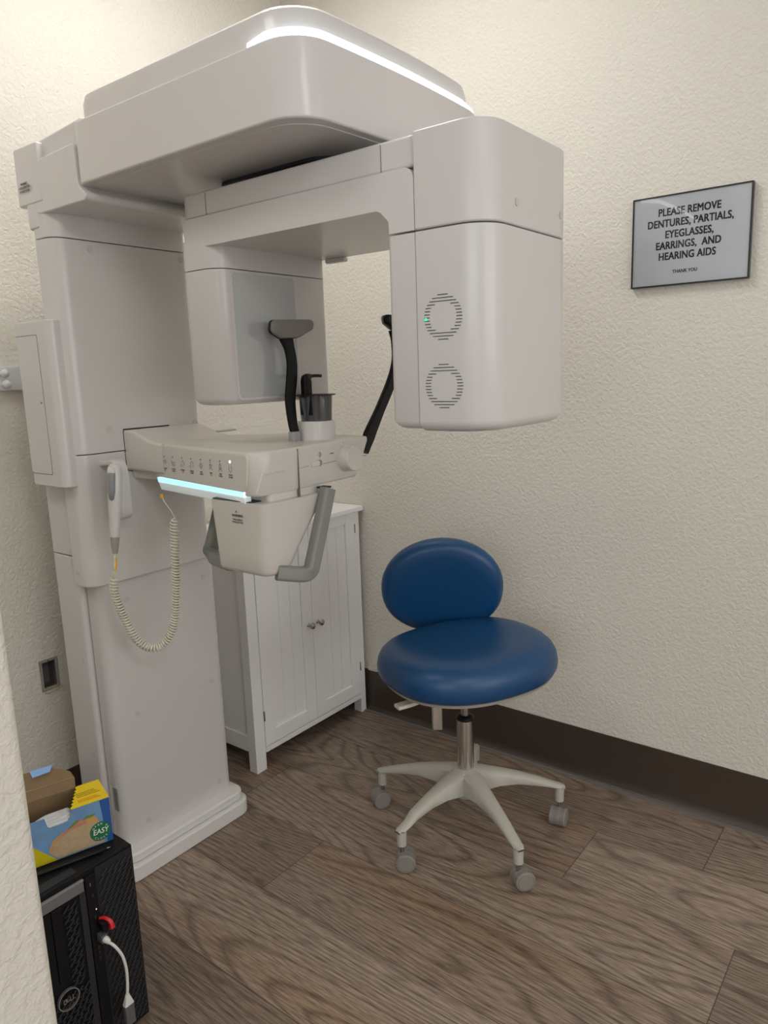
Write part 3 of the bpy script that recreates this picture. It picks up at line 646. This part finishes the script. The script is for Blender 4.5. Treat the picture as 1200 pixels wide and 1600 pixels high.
put('seat_pan', loft([seat_ring(.84, .430), seat_ring(.925, .432), seat_ring(.945, .441), seat_ring(.9, .444)]), mat('pan_taupe', (.42, .39, .34), .5), ST, smooth=50)
# backrest: a fat oval pad
BC = R2(0.043, .174, .732)
tilt = math.radians(-14)
br_ = math.radians(-32); bx = R2(math.cos(br_), math.sin(br_), 0) - R2(0, 0, 0); bn = (R2(math.sin(br_), -math.cos(br_), 0) - R2(0, 0, 0)); bz = (ZU * math.cos(tilt) - bn * math.sin(tilt)); bnn = bn * math.cos(tilt) + ZU * math.sin(tilt)
rings = []
for t, k in ((-.034, .70), (-.032, .84), (-.026, .93), (-.015, .985), (0, 1.0), (.014, .985), (.025, .94), (.032, .86), (.035, .70), (.035, .45), (.034, .2), (.034, .02)):
    ring = []
    for i in range(56):
        a_ = 2 * PI * i / 56; c, s = math.cos(a_), math.sin(a_)
        x = .191 * k * c; z = (.166 if s > 0 else .165) * k * math.copysign(abs(s) ** .92, s)
        ring.append(BC + bx * x + bz * z + bnn * (t + .3 * x * x))
    rings.append(ring)
put('backrest', loft(rings), VINYL, ST, smooth=80)
put('back_bracket', tube(catmull([R2(0, .02, .505), R2(0, .12, .505), R2(0, .205, .512), R2(0, .225, .55), R2(0, .222, .62), R2(0, .215, .70)], 6), 0, flat=(.040, .010, tuple(bx))), CHROME, ST)
put('back_post', tube([(-.497, -.985, .500), (-.497, -.985, .312)], 0, flat=(.034, .020, tuple(bx))), CHROME, ST)
put('mechanism', prism(rrect(SC.x - .075, SC.x + .075, SC.y - .09, SC.y + .09, .015), .488, .516), STOOLP, ST, bevel=.004)
for P, ws in (([(-.580, -1.09, .500), (-.640, -1.060, .497), (-.695, -1.045, .494), (-.748, -1.020, .492)], [.012, .016, .028, .030]),
              ([(-.545, -.98, .505), (-.575, -.90, .506), (-.590, -.84, .506), (-.592, -.805, .506)], [.012, .016, .026, .028])):
    CPp = catmull(P, 5); n = len(CPp); wl = [ws[0] + (ws[-1] - ws[0]) * min(1, (i / (n - 1)) * 1.3) for i in range(n)]
    d_ = (CPp[-1] - CPp[0]).normalized(); side = d_.cross(ZU)
    put('lever', tube(CPp, 0, flat=(wl, [.014 - .004 * i / n for i in range(n)], tuple(side))), mat('lever_cream', (.66, .63, .55), .45), ST, bevel=.001)
put('gas_lift', cyl((SC.x, SC.y, .36), (SC.x, SC.y, .49), .0135), STEEL, ST)
put('lift_collar', lathe((SC.x, SC.y, .368), (0, 0, 1), [(.026, 0), (.027, .004), (.024, .010), (.020, .013), (.0135, .014)], 32), BLACKP, ST)
put('lift_sleeve', cyl((SC.x, SC.y, .205), (SC.x, SC.y, .370), .0255, seg=40), mat('chrome_sleeve', (.62, .60, .58), .15, metal=1), ST)
hub = put('base_hub', lathe((SC.x, SC.y, .118), (0, 0, 1), [(.030, 0), (.033, .004), (.038, .06), (.043, .080), (.040, .090), (.030, .094), (.026, .0945)], 36), STOOLP, ST, smooth=50)
angs = [98.5, 168.5, 240.5, 311.5, 25.0]; rads = [.295, .268, .290, .292, .285]
for i, (ad, R_) in enumerate(zip(angs, rads)):
    a_ = math.radians(ad); d = Vector((math.cos(a_), math.sin(a_), 0)); s = Vector((-d.y, d.x, 0))
    rings = []
    for t, w_, top, bot in ((.015, .034, .210, .135), (.05, .030, .207, .140), (.10, .024, .197, .148), (.16, .0205, .181, .148), (.22, .018, .161, .137), (R_ - .022, .0165, .141, .125), (R_ + .003, .0155, .132, .118), (R_ + .016, .010, .126, .119)):
        c = SC + d * t
        ol = [(-w_, bot + .004), (-w_ * .8, bot), (w_ * .8, bot), (w_, bot + .004), (w_ * .95, top - .008), (w_ * .55, top), (-w_ * .55, top), (-w_ * .95, top - .008)]
        rings.append([c + s * u_ + ZU * z_ for u_, z_ in ol])
    lg = put('leg', loft(rings), STOOLP, ST, smooth=50)
    c = SC + d * R_
    put('leg_socket', cyl((c.x, c.y, .076), (c.x, c.y, .126), .0135, .0145), STOOLP, lg)
    # caster: two wheels and a hood
    yaw_ = math.radians([60, 215, 230, 100, 20][i]); wd = Vector((math.cos(yaw_), math.sin(yaw_), 0)); fd = Vector((-wd.y, wd.x, 0))
    ctr = Vector((c.x, c.y, .0285)) + fd * [.010, .010, .012, .010, .01][i]
    ca = put('caster', cyl((c.x, c.y, .040), (c.x, c.y, .084), .006), STEEL, ST)
    put('caster_hood', lathe(ctr - wd * .0165, wd, [(.0265, 0), (.0285, .003), (.0285, .030), (.0265, .033)], 30), CASTG, ca)
    for sg in (-1, 1):
        put('wheel', lathe(ctr + wd * sg * .006, wd * sg, [(.027, 0), (.0285, .003), (.0285, .016), (.026, .019), (.023, .0195), (.0225, .0185), (.0215, .0200), (.0005, .0205)], 32), CASTG, ca, smooth=30)

# ---------------------------------------------------------------- framed notice
SG = thing('framed_notice', 'black framed notice asking to remove dentures, eyeglasses and earrings, hung on the right wall', 'sign', (0, -1.542, 1.613))
# corners measured on the wall: y -1.379..-1.697, z 1.613..1.861
y0, y1, z0, z1 = -1.697, -1.3795, 1.6145, 1.8605
b = bmesh.new(); fw = .0036
for a0, a1, c0, c1 in ((y0, y0 + fw, z0, z1), (y1 - fw, y1, z0, z1), (y0 + fw, y1 - fw, z0, z0 + fw), (y0 + fw, y1 - fw, z1 - fw, z1)): box(-.0175, -.001, a0, a1, c0, c1, b)
put('frame', b, mat('frame_black', (.015, .015, .016), .3), SG, smooth=0)
put('backing', box(-.004, -.001, y0 + fw, y1 - fw, z0 + fw, z1 - fw), BLACKP, SG, smooth=0)
pap = put('paper', box(-.013, -.0125, y0 + fw, y1 - fw, z0 + fw, z1 - fw), mat('printer_paper', (.90, .93, .97), .6), SG, smooth=0)
rt_, up_ = (0, -1, 0), (0, 0, 1)
for body_, yc, zc, sz in (('PLEASE REMOVE', -1.534, 1.8135, .0285), ('DENTURES, PARTIALS,', -1.536, 1.7835, .0285), ('EYEGLASSES,', -1.536, 1.753, .0285), ('EARRINGS,  AND', -1.534, 1.7235, .0285), ('HEARING AIDS', -1.532, 1.694, .0285), ('THANK YOU', -1.529, 1.6515, .0125)):
    text('lettering', body_, (-.0133, yc, zc), rt_, up_, sz, BLACKINK, pap, bold=sz * .062, sx=.795 if sz > .02 else .9, depth=.0002, space=1.03)
g = bpy.data.materials.new('picture_glass'); g.use_nodes = True; nt = g.node_tree; nt.nodes.clear()
o_ = nt.nodes.new('ShaderNodeOutputMaterial'); mx = nt.nodes.new('ShaderNodeMixShader'); tr = nt.nodes.new('ShaderNodeBsdfTransparent'); gl = nt.nodes.new('ShaderNodeBsdfGlossy'); fr = nt.nodes.new('ShaderNodeFresnel')
gl.inputs['Roughness'].default_value = .01; fr.inputs[0].default_value = 1.38
nt.links.new(fr.outputs[0], mx.inputs[0]); nt.links.new(tr.outputs[0], mx.inputs[1]); nt.links.new(gl.outputs[0], mx.inputs[2]); nt.links.new(mx.outputs[0], o_.inputs[0])
put('glass', box(-.0162, -.0150, y0 + fw, y1 - fw, z0 + fw, z1 - fw), g, SG, smooth=0)

# ---------------------------------------------------------------- left wall: hook rail and open electrical box
HR = thing('hook_rail', 'white wall rail with round pegs at the left edge, behind the x-ray column', 'rail', (-1.5, 0, 1.384))
put('board', box(-1.95, -1.10, -.016, 0, 1.384, 1.452), mat('rail_white', (.72, .74, .74), .4), HR, bevel=.002)
for x, z in ((-1.228, 1.432), (-1.226, 1.402), (-1.5, 1.418), (-1.77, 1.418)):
    put('peg', lathe((x, -.016, z), (0, -1, 0), [(.006, 0), (.006, .012), (.011, .018), (.0125, .024), (.010, .031), (.003, .034), (.0005, .0345)], 20), mat('rail_white', (.72, .74, .74), .4), HR, smooth=80)
EB = thing('electrical_box', 'open grey electrical box recessed in the wall beside the x-ray column', 'electrical box', (-1.19, .03, .458))
b = bmesh.new(); t_ = .003
x0, x1, z0, z1 = HX0 + .001, HX1 - .001, HZ0 + .001, HZ1 - .001
box(x0, x0 + t_, .002, .06, z0, z1, b); box(x1 - t_, x1, .002, .06, z0, z1, b); box(x0 + t_, x1 - t_, .002, .06, z0, z0 + t_, b); box(x0 + t_, x1 - t_, .002, .06, z1 - t_, z1, b); box(x0, x1, .057, .06, z0, z1, b)
put('housing', b, mat('galvanised_grey', (.20, .195, .185), .5, metal=.2, noise=.2, nscale=60), EB, smooth=0)
b = bmesh.new(); tt = .008
for a0, a1, c0, c1 in ((x0, x0 + tt, z0, z1), (x1 - tt, x1, z0, z1), (x0 + tt, x1 - tt, z0, z0 + tt * 1.2), (x0 + tt, x1 - tt, z1 - tt, z1)): box(a0, a1, -.001, .004, c0, c1, b)
put('mounting_ring', b, mat('ring_tan', (.33, .30, .25), .6, noise=.2, nscale=90), EB, smooth=0, bevel=.001)
put('torn_plaster_edge', tube([(x0 + .006, -.0005, z0 - .004), (x0 + .018, -.001, z0 - .009), (x0 + .034, -.001, z0 - .006), (x0 + .052, -.001, z0 - .003), (x1 + .006, -.0005, z0 + .004)], .0025, 6), mat('plaster_edge', (.48, .40, .32), .9, noise=.3, nscale=200), EB)
put('knockout', disc(((x0 + x1) / 2 - .015, .056, .518), (0, -1, 0), .006, .002), mat('knockout_grey', (.35, .34, .32), .5), EB)
put('screw_hole', disc((x0 + .028, -.0012, z1 - .004), (0, -1, 0), .002, .001), BLACKINK, EB)

# ---------------------------------------------------------------- computer tower
PC = thing('computer_tower', 'black desktop computer tower with slanted mesh front standing on the floor by the near wall', 'computer', (-1.58, -.65, 0))
px0, px1, pyf, pyb, pz = -1.705, -1.480, -.860, -.40, .430
case = put('case', prism(rrect(px0, px1, pyf + .02, pyb, .004), .012, pz), PCB, PC, bevel=.002)
put('front_frame', prism_y(rpoly([(px0, .010), (px1, .010), (px1, pz + .001), (px0, pz + .001)], .005), pyf + .004, pyf + .022), PCB, PC, bevel=.002)
for x in (px0 + .03, px1 - .03):
    for y in (pyf + .05, pyb - .04): put('foot', cyl((x, y, 0), (x, y, .013), .012), BLACKP, PC)
def grille(x0, x1, z0, z1, name='mesh_grille'):
    b = bmesh.new(); dz, dx = .0122, .0145; r = 0; z = z0
    while z < z1 - .006:
        x = x0 + (dx / 2 if r % 2 else 0)
        while x < x1 - .004:
            p0 = Vector((x, pyf + .001, z)); p1 = Vector((min(x + .0125, x1), pyf + .001, min(z + .0108, z1)))
            tube([p0, p1], 0, bm=b, flat=(.0030, .005, (0, 0, 1)))
            p2 = Vector((max(x - .004, x0), pyf + .003, z - .0005)); p3 = Vector((x + .005, pyf + .003, z + .001))
            tube([p2, p3], 0, bm=b, flat=(.0022, .004, (0, 0, 1)))
            x += dx
        z += dz; r += 1
    return put(name, b, PCG, PC, smooth=0)
put('grille_backing', box(-1.568, px1 + -.004, pyf + .003, pyf + .0045, .02, pz - .005), BLACKINK, PC, smooth=0)
grille(-1.563, -1.486, .022, .416)
grille(-1.642, -1.614, .20, .388); grille(-1.70, -1.606, .022, .195)
put('bay_cover', box(-1.700, -1.668, pyf, pyf + .004, .225, .388), PCB, PC, bevel=.001)
put('bay_cover', box(-1.666, -1.645, pyf, pyf + .004, .225, .388), PCB, PC, bevel=.001)
put('port_strip', box(-1.592, -1.569, pyf - .001, pyf + .004, .022, .418), PCB, PC, bevel=.001)
put('recess_gap', box(-1.606, -1.593, pyf + .002, pyf + .0045, .022, .39), DARKGAP, PC, smooth=0)
put('power_button', box(-1.5835, -1.5815, pyf - .0018, pyf - .0008, .395, .402), PCH, PC, smooth=0)
put('drive_lamp', disc((-1.576, pyf - .0012, .338), (0, -1, 0), .0012, .0006), mat('lamp_white', (.9, .9, .9), .4, emit=(1, 1, 1), estr=.8), PC)
for z in (.372, .322, .250, .238, .226): put('port', box(-1.5815, -1.5775, pyf - .0016, pyf, z - .004, z + .004), DARKGAP, PC, smooth=0)
hd = put('carry_handle', prism_x(rpoly([(pyf - .002, .392), (pyf + .012, .392), (pyf + .012, .4185), (pyf - .002, .4185)], .002), px0 + .003, -1.596), PCH, PC, bevel=.001)
put('handle_edge', box(px0 + .003, -1.596, pyf - .0035, pyf + .001, .4165, .4195), mat('pc_handle_edge', (.42, .43, .45), .3, metal=.5), hd, smooth=0)
put('handle_well', box(px0 + .006, -1.600, pyf + .012, pyf + .035, .4306, .4322), DARKGAP, hd, smooth=0)
lg_c = (-1.655, pyf - .004, .186)
lgo = put('logo_ring', loft([[Vector(lg_c) + Vector((math.cos(2 * PI * k / 40) * (.0215 + dr), -.0012 + dy, math.sin(2 * PI * k / 40) * (.0215 + dr))) for k in range(40)] for dr, dy in ((-.001, 0), (.001, 0), (.001, .006), (-.001, .006), (-.001, 0))], cap=False), mat('logo_silver', (.34, .34, .35), .35, metal=.6), PC, smooth=0)
text('logo_letters', 'D LL', (lg_c[0], lg_c[1] - .0005, lg_c[2]), (1, 0, 0), (0, 0, 1), .0155, mat('logo_silver', (.34, .34, .35), .35, metal=.6), lgo, bold=.0003, sx=.82)
E_ = text('logo_letters', 'E', (lg_c[0] - .0035, lg_c[1] - .0006, lg_c[2]), (math.cos(.75), 0, math.sin(.75)), (-math.sin(.75), 0, math.cos(.75)), .0145, mat('logo_silver', (.34, .34, .35), .35, metal=.6), lgo, bold=.0003, sx=.82)
# flash drive and adapter cable in the front ports
FD = thing('flash_drive', 'small black and red USB flash drive plugged into the front of the computer tower', 'flash drive', (-1.568, pyf, .300))
b = loft([[Vector((-1.572, pyf - .001 - d, .305 - d * .15)) + Vector((u_ * k, 0, v_ * k)) for u_, v_ in rrect(-.0065, .0065, -.009, .009, .002)] for d, k in ((0, 1), (.018, 1), (.020, .9))])
fdb = put('body', b, BLACKP, FD)
put('slider_mark', box(-1.5765, -1.5745, pyf - .018, pyf - .005, .296, .308), mat('mark_grey', (.25, .28, .33), .5), fdb)
P = catmull([(-1.574, pyf - .004, .3165), (-1.566, pyf - .012, .316), (-1.560, pyf - .021, .308), (-1.559, pyf - .025, .294)], 5)
put('red_cap', tube(P, 0, flat=([.004 + .0004 * i for i in range(16)], [.005 + .0004 * i for i in range(16)], (0, 1, 0))), mat('red_plastic', (.60, .012, .016), .35), FD)
AD = thing('usb_adapter_cable', 'short white USB adapter cable hanging from the front of the computer tower', 'cable', (-1.565, pyf, .10))
put('plug', prism(rrect(-1.582, -1.568, pyf - .020, pyf - .001, .002), .268, .284), mat('adapter_grey', (.16, .16, .165), .4, metal=.3), AD, bevel=.001)
put('boot', lathe((-1.5745, pyf - .019, .276), (.15, -1, -.25), [(.0065, 0), (.0072, .004), (.005, .011), (.0032, .014)], 18), mat('cable_white', (.78, .77, .75), .4), AD)
P = catmull([(-1.573, pyf - .028, .272), (-1.566, pyf - .040, .262), (-1.556, pyf - .046, .235), (-1.551, pyf - .046, .200), (-1.551, pyf - .044, .165), (-1.553, pyf - .042, .138)], 8)
put('cord', tube(P, .0031, 12), mat('cable_white', (.78, .77, .75), .4), AD)
put('boot', loft([[Vector((-1.553, pyf - .042, z)) + Vector((u_ * k, v_ * k, 0)) for u_, v_ in rrect(-.0105, .0105, -.006, .006, .002)] for z, k in ((.140, .38), (.136, .45), (.118, 1), (.116, 1))]), mat('cable_white', (.78, .77, .75), .4), AD)
put('socket', prism(rrect(-1.5635, -1.5425, pyf - .048, pyf - .036, .002), .070, .116), mat('adapter_grey', (.16, .16, .165), .4, metal=.3), AD)

# ---------------------------------------------------------------- carton of bags on the tower, and a pen under it
BX = thing('bag_carton', 'opened yellow and blue carton of sandwich bags lying on top of the computer tower', 'box', (-1.57, -.76, pz))
A0 = Vector((-1.494, -.812, pz + .0015)); bu_ = Vector((-1.0, .310, 0)).normalized(); bv = Vector((.310, 1.0, 0)).normalized(); bd = -bv
BLn, BDp, BHt = .205, .085, .100
def bp_(u_, v_, z_): return A0 + bu_ * u_ + bv * v_ + ZU * z_
YELB = mat('carton_yellow', (.85, .62, .005), .45); BLU = mat('carton_blue', (.16, .32, .55), .42, noise=.3, nscale=22); KRAFT = mat('kraft_inside', (.22, .145, .075), .8, noise=.12, nscale=30); DBL = mat('carton_deep_blue', (.02, .10, .36), .4)
def slab(pts, t, nrm, m, name, parent, label=None):
    nrm = Vector(nrm).normalized(); return put(name, loft([[Vector(p) for p in pts], [Vector(p) - nrm * t for p in pts]]), m, parent, smooth=0, label=label)
T_ = .0012
fr_ = slab([bp_(0, 0, 0), bp_(BLn, 0, 0), bp_(BLn, 0, BHt), bp_(.128, 0, BHt), bp_(.124, 0, BHt - .020), bp_(.116, 0, BHt - .026), bp_(.086, 0, BHt - .022), bp_(.078, 0, BHt - .012), bp_(.076, 0, BHt), bp_(0, 0, BHt)], T_, bd, BLU, 'front_panel', BX)
slab([bp_(0, T_, 0), bp_(0, BDp, 0), bp_(0, BDp, BHt), bp_(0, T_, BHt)], T_, -bu_, DBL, 'end_panel', BX)
slab([bp_(BLn, T_, 0), bp_(BLn, BDp, 0), bp_(BLn, BDp, BHt), bp_(BLn, T_, BHt)], T_, bu_, YELB, 'end_panel', BX)
slab([bp_(T_, BDp, 0), bp_(BLn - T_, BDp, 0), bp_(BLn - T_, BDp, BHt), bp_(T_, BDp, BHt)], -T_, -bv, KRAFT, 'back_panel', BX)
slab([bp_(T_, T_, .0005), bp_(BLn - T_, T_, .0005), bp_(BLn - T_, BDp - T_, .0005), bp_(T_, BDp - T_, .0005)], -T_, ZU, KRAFT, 'bottom_panel', BX)
# right part of the top stays closed, its left edge torn
tear = [(.076, 0)]
for k in range(1, 14):
    t = k / 14; tear.append((.076 - .030 * t + (.0022 if k % 2 else -.0022), BDp * t))
tear.append((.046, BDp))
tp = slab([bp_(0, 0, BHt + T_), bp_(0, BDp, BHt + T_)] + [bp_(u_, v_, BHt + T_) for u_, v_ in reversed(tear)], T_, ZU, YELB, 'top_panel', BX)
slab([bp_(.160, 0, BHt + T_), bp_(.172, .02, BHt + T_), bp_(BLn, .02, BHt + T_), bp_(BLn, 0, BHt + T_)], T_, ZU, YELB, 'top_panel', BX)
ORG = mat('carton_orange', (.75, .25, .01), .5)
for k in range(6):
    stroke('fine_print', [[(0.004, 0), (.050 - .004 * (k % 3), 0)]], bp_(.062 if k < 3 else .060, .014 + .0045 * k if k < 3 else .036 + .007 * (k - 3), BHt + T_ + .0002), -bu_, bv, .0013, ORG if k < 3 else mat('print_brown', (.18, .12, .01), .6), tp, nrm=ZU)
# raised lid
lid_a = math.radians(62)
ld = bv * math.cos(lid_a) + ZU * math.sin(lid_a); ln_ = bv * math.sin(lid_a) - ZU * math.cos(lid_a)
def lp(u_, h_): return bp_(u_, BDp, BHt) + ld * h_
LD = slab([lp(.048, 0), lp(.046, .020), lp(.052, .036), lp(.075, .050), lp(.098, .060), lp(.165, .060), lp(.185, .040), lp(.190, .0)], T_, -ln_, KRAFT, 'lid', BX)
slab([lp(.085, .0605) - ln_ * .001, lp(.130, .0605) - ln_ * .001, lp(.127, .046) - ln_ * .006, lp(.092, .048) - ln_ * .006], .0006, -ln_, mat('tab_blue', (.22, .42, .75), .4), 'folded_tab', LD)
slab([lp(.048, .022) - ln_ * .0016, lp(.188, .022) - ln_ * .0016, lp(.188, .0228) - ln_ * .0016, lp(.048, .0228) - ln_ * .0016], .0006, -ln_, mat('crease_light', (.42, .32, .2), .8), 'crease', LD)
# the bags inside
b = bmesh.new()
for k in range(7):
    pts = catmull([bp_(.066 + .001 * (k % 2), .006 + .006 * k, .045), bp_(.075, .007 + .006 * k, .074 + .003 * (k % 3)), bp_(.100, .006 + .006 * k, .078 - .002 * (k % 2)), bp_(.13, .007 + .006 * k, .074), bp_(.185, .007 + .006 * k, .05)], 6)
    tube(pts, 0, bm=b, flat=(.012, .006, tuple(bv)))
put('plastic_bags', b, mat('bag_plastic', (.62, .64, .68), .22, coat=.4), BX, smooth=60, kind='stuff')
# printed front: sandwich and badge
def art(name, pts, m, lift, parent=fr_): 
    return slab([bp_(u_, 0, z_) + bd * lift for u_, z_ in pts], lift - .0001, bd, m, name, parent)
art('print_yellow_wedge', [(BLn, .0005), (.112, .0005), (.168, .060), (.190, .085), (BLn, .088)], mat('wedge_yellow', (.62, .52, .01), .45), .0003)
art('print_blue_edge', [(.0, .0005), (.012, .0005), (.020, .099), (.0, .099)], DBL, .0003)
bread = [(.016, .004), (.112, .004), (.118, .018)] + [(.067 + .052 * math.cos(math.radians(a_)), .012 + .042 * math.sin(math.radians(a_))) for a_ in range(20, 100, 12)] + [(.048, .055), (.024, .056)]
bread = [(.018, .003), (.112, .003), (.122, .020), (.117, .034), (.105, .046), (.088, .053), (.066, .057), (.040, .057), (.024, .054)]
cheese = [(u_ * 1.0 + (.004 if u_ > .1 else 0), z_ + (.009 if z_ > .015 else 0)) for u_, z_ in bread]
art('print_cheese', [(.026, .050), (.118, .010), (.127, .024), (.118, .044), (.100, .055), (.080, .062), (.058, .068), (.034, .070), (.028, .062)], mat('cheese_yellow', (.60, .36, .10), .5), .0004)
art('print_ham', [(.060, .050), (.118, .012), (.124, .026), (.110, .044), (.096, .056), (.078, .064), (.066, .072), (.050, .068), (.050, .056)], mat('ham_pink', (.56, .24, .16), .5, noise=.2, nscale=80), .0006)
art('print_lettuce', [(.088, .058), (.082, .064), (.068, .0725), (.062, .071), (.076, .062)], mat('lettuce_green', (.14, .26, .04), .5), .0008)
art('print_lettuce', [(.036, .069), (.030, .0735), (.050, .0735), (.056, .068)], mat('lettuce_green', (.14, .26, .04), .5), .0008)
art('print_bread', bread, mat('bread_tan', (.50, .37, .22), .6, noise=.25, nscale=130), .0010)
bc = bp_(.0245, 0, .030) + bd * .0010
bad = put('badge', cyl(bc, bc + bd * .0006, .0215, seg=36), mat('badge_green', (.010, .16, .065), .5), fr_, smooth=0)
WI = mat('badge_white', (.85, .87, .85), .5)
text('badge_word', 'EASY', bc + bd * .0008, -bu_, Vector((0, 0, 1)), .0165, WI, bad, bold=.0005, sx=.86, depth=.0001, shear=.15)
for word, a_c, r_, flip in (('OPEN &', 90, .0165, 1), ('CLOSE', -90, .0165, -1)):
    for i_, ch in enumerate(word):
        th_ = math.radians(a_c - flip * (i_ - (len(word) - 1) / 2) * 21)
        if ch == ' ': continue
        u_c = -bu_ * (math.cos(th_) * r_) + ZU * (math.sin(th_) * r_)
        upv = (-bu_ * math.cos(th_) + ZU * math.sin(th_)) * flip; rtv = upv.cross(bd)
        text('badge_letter', ch, bc + u_c + bd * .0008, rtv, upv, .0062, WI, bad, depth=.0001)
# pen
PN = thing('black_pen', 'black ballpoint pen lying along the front of the carton on the computer tower', 'pen', (-1.60, -.81, pz))
p0 = Vector((-1.522, -.834, pz + .0052)); p1 = Vector((-1.655, -.792, pz + .0052)); dv = (p1 - p0).normalized()
put('barrel', lathe(p0, dv, [(.0015, 0), (.0035, .006), (.0045, .014), (.0048, .08), (.0045, (p1 - p0).length)], 16), BLACKP, PN)
put('tip', lathe(p0 - dv * .006, dv, [(.0004, 0), (.0012, .003), (.002, .007)], 12), CHROME, PN)
